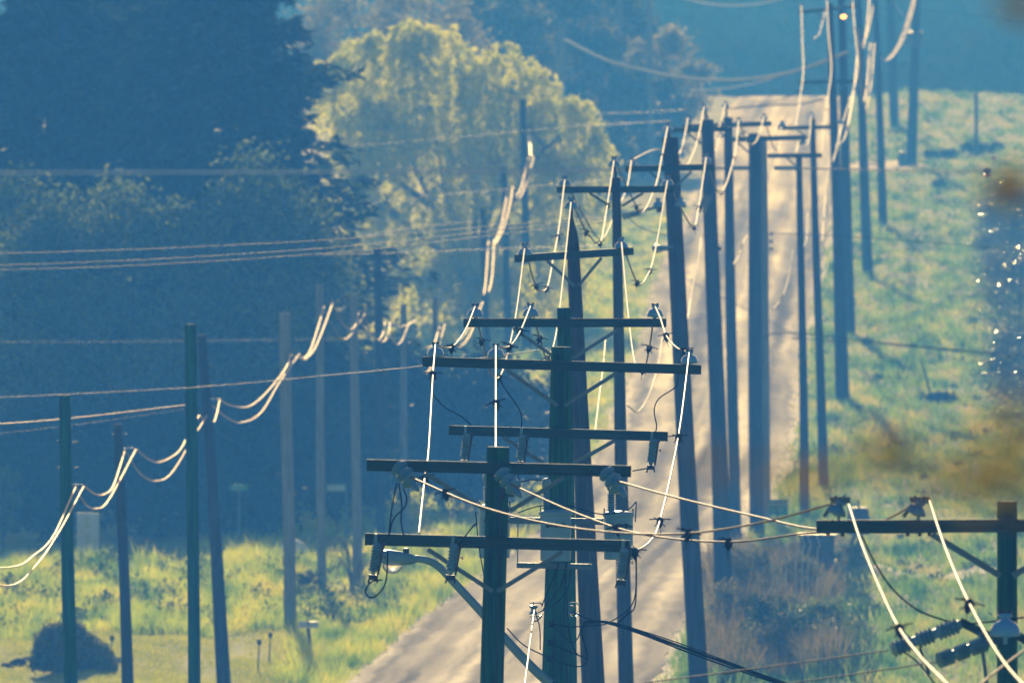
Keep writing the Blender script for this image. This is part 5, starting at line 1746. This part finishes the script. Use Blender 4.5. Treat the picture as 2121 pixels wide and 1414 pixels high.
# ------------------------------------------------------------------ grass
def grass(name, label, m, y0, y1, xfun, n, h0, h1, w0, tuft=3, keep=None, clump=True, growth=True):
    """upright blades; rows y0..y1 of the photograph give the range of distance"""
    rows_ = rng.uniform(y0, y1, n)
    D = np.interp(rows_, _sy, _sd)
    lo, hi = xfun(D)
    x = lo + (hi - lo) * rng.random(n)
    if keep is not None:
        k = keep(x, D)
        x, D = x[k], D[k]
    z = gz_arr(x, D)
    s = np.clip(D / 450.0, 0.8, 1.7) if growth else np.ones_like(D)
    cl = 0.5 + 0.5 * np.sin(x * 1.4 + 2 * np.sin(D * 0.07)) * np.sin(D * 0.11 + x * 0.5)
    cl = np.clip(cl + rng.normal(size=len(x)) * 0.25, 0.1, 1.3) if clump else np.ones_like(x)
    A, B, C = [], [], []
    for k in range(tuft):
        h = (h0 + (h1 - h0) * cl) * rng.uniform(0.6, 1.25, len(x))
        w = w0 * s * rng.uniform(0.6, 1.3, len(x))
        dx = rng.normal(size=len(x)) * 0.10 * s
        dy = rng.normal(size=len(x)) * 0.2
        an = rng.uniform(0, np.pi, len(x))
        lean = rng.normal(size=(len(x), 2)) * 0.35
        bx, by = x + dx, D + dy
        A.append(np.stack([bx - np.cos(an) * w, by - np.sin(an) * w, z - 0.03], 1))
        B.append(np.stack([bx + np.cos(an) * w, by + np.sin(an) * w, z - 0.03], 1))
        C.append(np.stack([bx + lean[:, 0] * h, by + lean[:, 1] * h, z + h], 1))
    o = tris(name, np.concatenate(A), np.concatenate(B), np.concatenate(C), m)
    tag(o, label, None, None, 'stuff')
    return o


fw = lambda D: 1080 / F * D * 1.12
lawn_keep = lambda x, D: ~((D < 428) & (x < -5.2 + 0.3 * np.sin(D)))
grass('grass', 'tall green meadow grass left of the road', M['field_grass'], 1165, 1425, lambda D: (-fw(D), np.interp(D, rd, rl) - 0.1), 26000, 0.10, 0.55, 0.022, 3, lawn_keep)
grass('grass', 'short dry mown grass of the lawn', M['lawn_grass'], 1300, 1440, lambda D: (-fw(D) * 1.1, -5.0 + 0 * D), 26000, 0.03, 0.09, 0.02, 3, lambda x, D: D < 431, growth=False)
grass('grass', 'sunlit verge grass between the hedge and the road', M['field_grass'], 430, 1170, lambda D: (np.interp(D, rd, rl) - 9.0, np.interp(D, rd, rl) - 0.1), 24000, 0.08, 0.4, 0.03, 3)
grass('grass', 'rough tufted grass on the bank right of the road', M['bank_grass'], 205, 1425, lambda D: (np.interp(D, rd, rr) + 0.25, fw(D) + 3), 56000, 0.06, 0.42, 0.030, 3,
      lambda x, D: ~(((D > D2 - 11) & (D < D2 + 10) & (x < 23)) | ((D > D1 - 4) & (D < D1 + 3.5) & (np.sin(x * 1.3 + D) < 0.7))))
# dark tussocks dotted over the banks
def tussocks():
    n = 420
    rows_ = rng.uniform(215, 1300, n)
    D = np.interp(rows_, _sy, _sd)
    lo, hi = np.interp(D, rd, rr) + 1.0, fw(D) + 2
    x = lo + (hi - lo) * rng.random(n)
    C, = [np.repeat(np.stack([x, D, gz_arr(x, D)], 1), 46, 0)]
    s = np.repeat(rng.uniform(0.16, 0.55, n) * np.clip(D / 600, 0.8, 1.3), 46)
    d = rand_dirs(len(C))
    d[:, 2] = np.abs(d[:, 2]) * 0.9
    C = C + d * s[:, None] * rng.uniform(0.4, 1.0, (len(C), 1))
    u, v = leaf_axes(len(C), 0.085, -0.7)
    o = quads('weeds', C, u, v * 0.6, M['dark_weed'])
    tag(o, 'dark weedy tussocks dotted over the right bank', None, None, 'stuff')
    n = 150
    rows_ = rng.uniform(1175, 1310, n)
    D = np.interp(rows_, _sy, _sd)
    x = -fw(D) + (np.interp(D, rd, rl) - 0.8 + fw(D)) * rng.random(n)
    C = np.repeat(np.stack([x, D, gz_arr(x, D)], 1), 70, 0)
    s = np.repeat(rng.uniform(0.2, 0.65, n), 70)
    d = rand_dirs(len(C))
    d[:, 2] = np.abs(d[:, 2]) * 1.2
    C = C + d * s[:, None] * rng.uniform(0.4, 1.0, (len(C), 1))
    u, v = leaf_axes(len(C), 0.085, -0.9)
    o = quads('weeds', C, u, v * 0.5, M['dark_weed'])
    tag(o, 'dark weedy tussocks in the meadow left of the road', None, None, 'stuff')


tussocks()
M['dry_weed'] = leafmat('dry brown weeds', (0.24, 0.20, 0.07), (0.06, 0.075, 0.03), (0.55, 0.42, 0.16), 0.4, 0.6, 0.1, patch=0.9)
SX = lambda D, p: (p - PW / 2) / F * D
grass('weeds', 'tall dry brown weeds tangled through the roadside scrub', M['dry_weed'], 1150, 1412, lambda D: (SX(D, 1462), SX(D, 1735)), 5200, 0.25, 1.0, 0.018, 3)
grass('weeds', 'dark green weeds beside the roadside scrub', M['dark_weed'], 1190, 1420, lambda D: (SX(D, 1490), SX(D, 1800)), 4200, 0.15, 0.6, 0.028, 3)


# far wooded hill
def far_woods():
    n = 60000
    D = rng.uniform(1175, 1700, n)
    x = rng.uniform(-60, 75, n)
    h = rng.uniform(0.2, 1.0, len(x)) ** 0.6 * np.clip((D - 1165) / 60, 0.15, 1.0) * (3.0 + 3.5 * np.abs(np.sin(x * 0.21 + D * 0.013) * np.sin(x * 0.09 + 1)))
    C = np.stack([x, D, gz_arr(x, D) + h], 1)
    u, v = leaf_axes(len(C), 0.9, 0.0)
    tag(quads('woods', C, u, v, M['woods']), 'hazy blue woods covering the far hill', None, None, 'stuff')


far_woods()


# foreground twigs close to the camera, far out of focus
def front_shrub():
    Dn = 21.0
    b = Vector((at(2260, 700, Dn).x, Dn, gz(at(2260, 700, Dn).x, Dn)))
    r = thing('foreground_shrub', b, 'out of focus olive shrub whose twigs reach in from the right edge', 'shrub')
    mb = MB()
    C, U, V = [], [], []
    targets = [((2085, 398), 34, 30), ((2060, 965), 52, 75), ((1850, 935), 27, 46), ((1700, 985), 11, 45), ((2112, 15), 20, 18), ((1960, 985), 9, 70), ((2118, 880), 26, 42), ((1430, 965), 4, 50), ((1570, 960), 4, 50)]
    hub = b + Vector((0, 0, 1.2))
    mb.tube(spline([b - Vector((0, 0, .1)), b + Vector((0.03, 0, 0.7)), hub, at(2240, 200, Dn)], 6), 0.014, 8)
    for (px, py), n, sp_ in targets:
        e = at(px, py, Dn + rnd.uniform(-.6, .6))
        s = at(2250, py + 130, Dn)
        m_ = s.lerp(e, 0.5) + Vector((0, 0, 0.02))
        mb.tube(spline([s, m_, e], 6), 0.0018, 5)
        for k in range(n):
            p = at(px + rnd.gauss(0, sp_), py + rnd.gauss(0, sp_ * 0.6), e.y + rnd.uniform(-.05, .05))
            C.append(p)
    mb.build('branches', M['twig'], r)
    C = np.array([tuple(c) for c in C])
    u, v = leaf_axes(len(C), 0.016, 0.2)
    quads('leaves', C, u, v, M['olive_leaf'], r)


front_shrub()

# ------------------------------------------------------------------ haze
HD = 0.00130
hz = bpy.data.meshes.new('haze')
x0, x1, y0, y1, z0, z1 = -350, 350, -70, 2300, -2.2, 66
hz.from_pydata([(x0, y0, z0), (x1, y0, z0), (x1, y1, z0), (x0, y1, z0), (x0, y0, z1), (x1, y0, z1), (x1, y1, z1), (x0, y1, z1)], [],
               [(0, 3, 2, 1), (4, 5, 6, 7), (0, 1, 5, 4), (1, 2, 6, 5), (2, 3, 7, 6), (3, 0, 4, 7)])
hm = bpy.data.materials.new('morning haze')
hm.use_nodes = True
nt = hm.node_tree
nt.nodes.remove(nt.nodes['Principled BSDF'])
pv = nt.nodes.new('ShaderNodeVolumePrincipled')
pv.inputs['Color'].default_value = (0.055, 0.283, 1.0, 1)
pv.inputs['Absorption Color'].default_value = (1, 1, 1, 1)
pv.inputs['Density'].default_value = HD
pv.inputs['Anisotropy'].default_value = 0.0
nt.links.new(pv.outputs[0], nt.nodes['Material Output'].inputs['Volume'])
hz.materials.append(hm)
ho = bpy.data.objects.new('haze', hz)
COL.objects.link(ho)
tag(ho, 'thin blue morning haze filling the valley', None, None, 'stuff')

# ------------------------------------------------------------------ light
EL, AZ = math.radians(17), math.radians(2.2)
sd = Vector((-math.sin(AZ) * math.cos(EL), math.cos(AZ) * math.cos(EL), math.sin(EL)))
sun = bpy.data.lights.new('sun', 'SUN')
sun.energy = 5.0
sun.angle = math.radians(0.5)
sun.color = (1.0, 0.86, 0.68)
so = bpy.data.objects.new('sun', sun)
COL.objects.link(so)
so.rotation_euler = (-sd).to_track_quat('-Z', 'Y').to_euler()
w = bpy.data.worlds.new('World')
S.world = w
w.use_nodes = True
sk = w.node_tree.nodes.new('ShaderNodeTexSky')
sk.sky_type = 'NISHITA'
sk.sun_disc = False
sk.sun_elevation = EL
sk.sun_rotation = -AZ
bg = w.node_tree.nodes['Background']
bg.inputs['Strength'].default_value = 0.06
w.node_tree.links.new(sk.outputs[0], bg.inputs['Color'])

# ------------------------------------------------------------------ camera and render settings
cam = bpy.data.cameras.new('camera')
cam.lens = LENS
cam.sensor_width = 36.0
cam.clip_start = 0.5
cam.clip_end = 5000
cam.dof.use_dof = True
cam.dof.focus_distance = 190
cam.dof.aperture_fstop = 9.0
co_ = bpy.data.objects.new('camera', cam)
COL.objects.link(co_)
co_.location = (0, 0, CZ)
co_.rotation_euler = (math.pi / 2 - PITCH, 0, 0)
S.camera = co_
S.view_settings.view_transform = 'Standard'
S.view_settings.look = 'None'
S.view_settings.exposure = 0.36
S.view_settings.gamma = 1.0
S.cycles.use_denoising = True
S.cycles.volume_bounces = 1
S.cycles.max_bounces = 8
S.cycles.diffuse_bounces = 5
S.cycles.transparent_max_bounces = 16
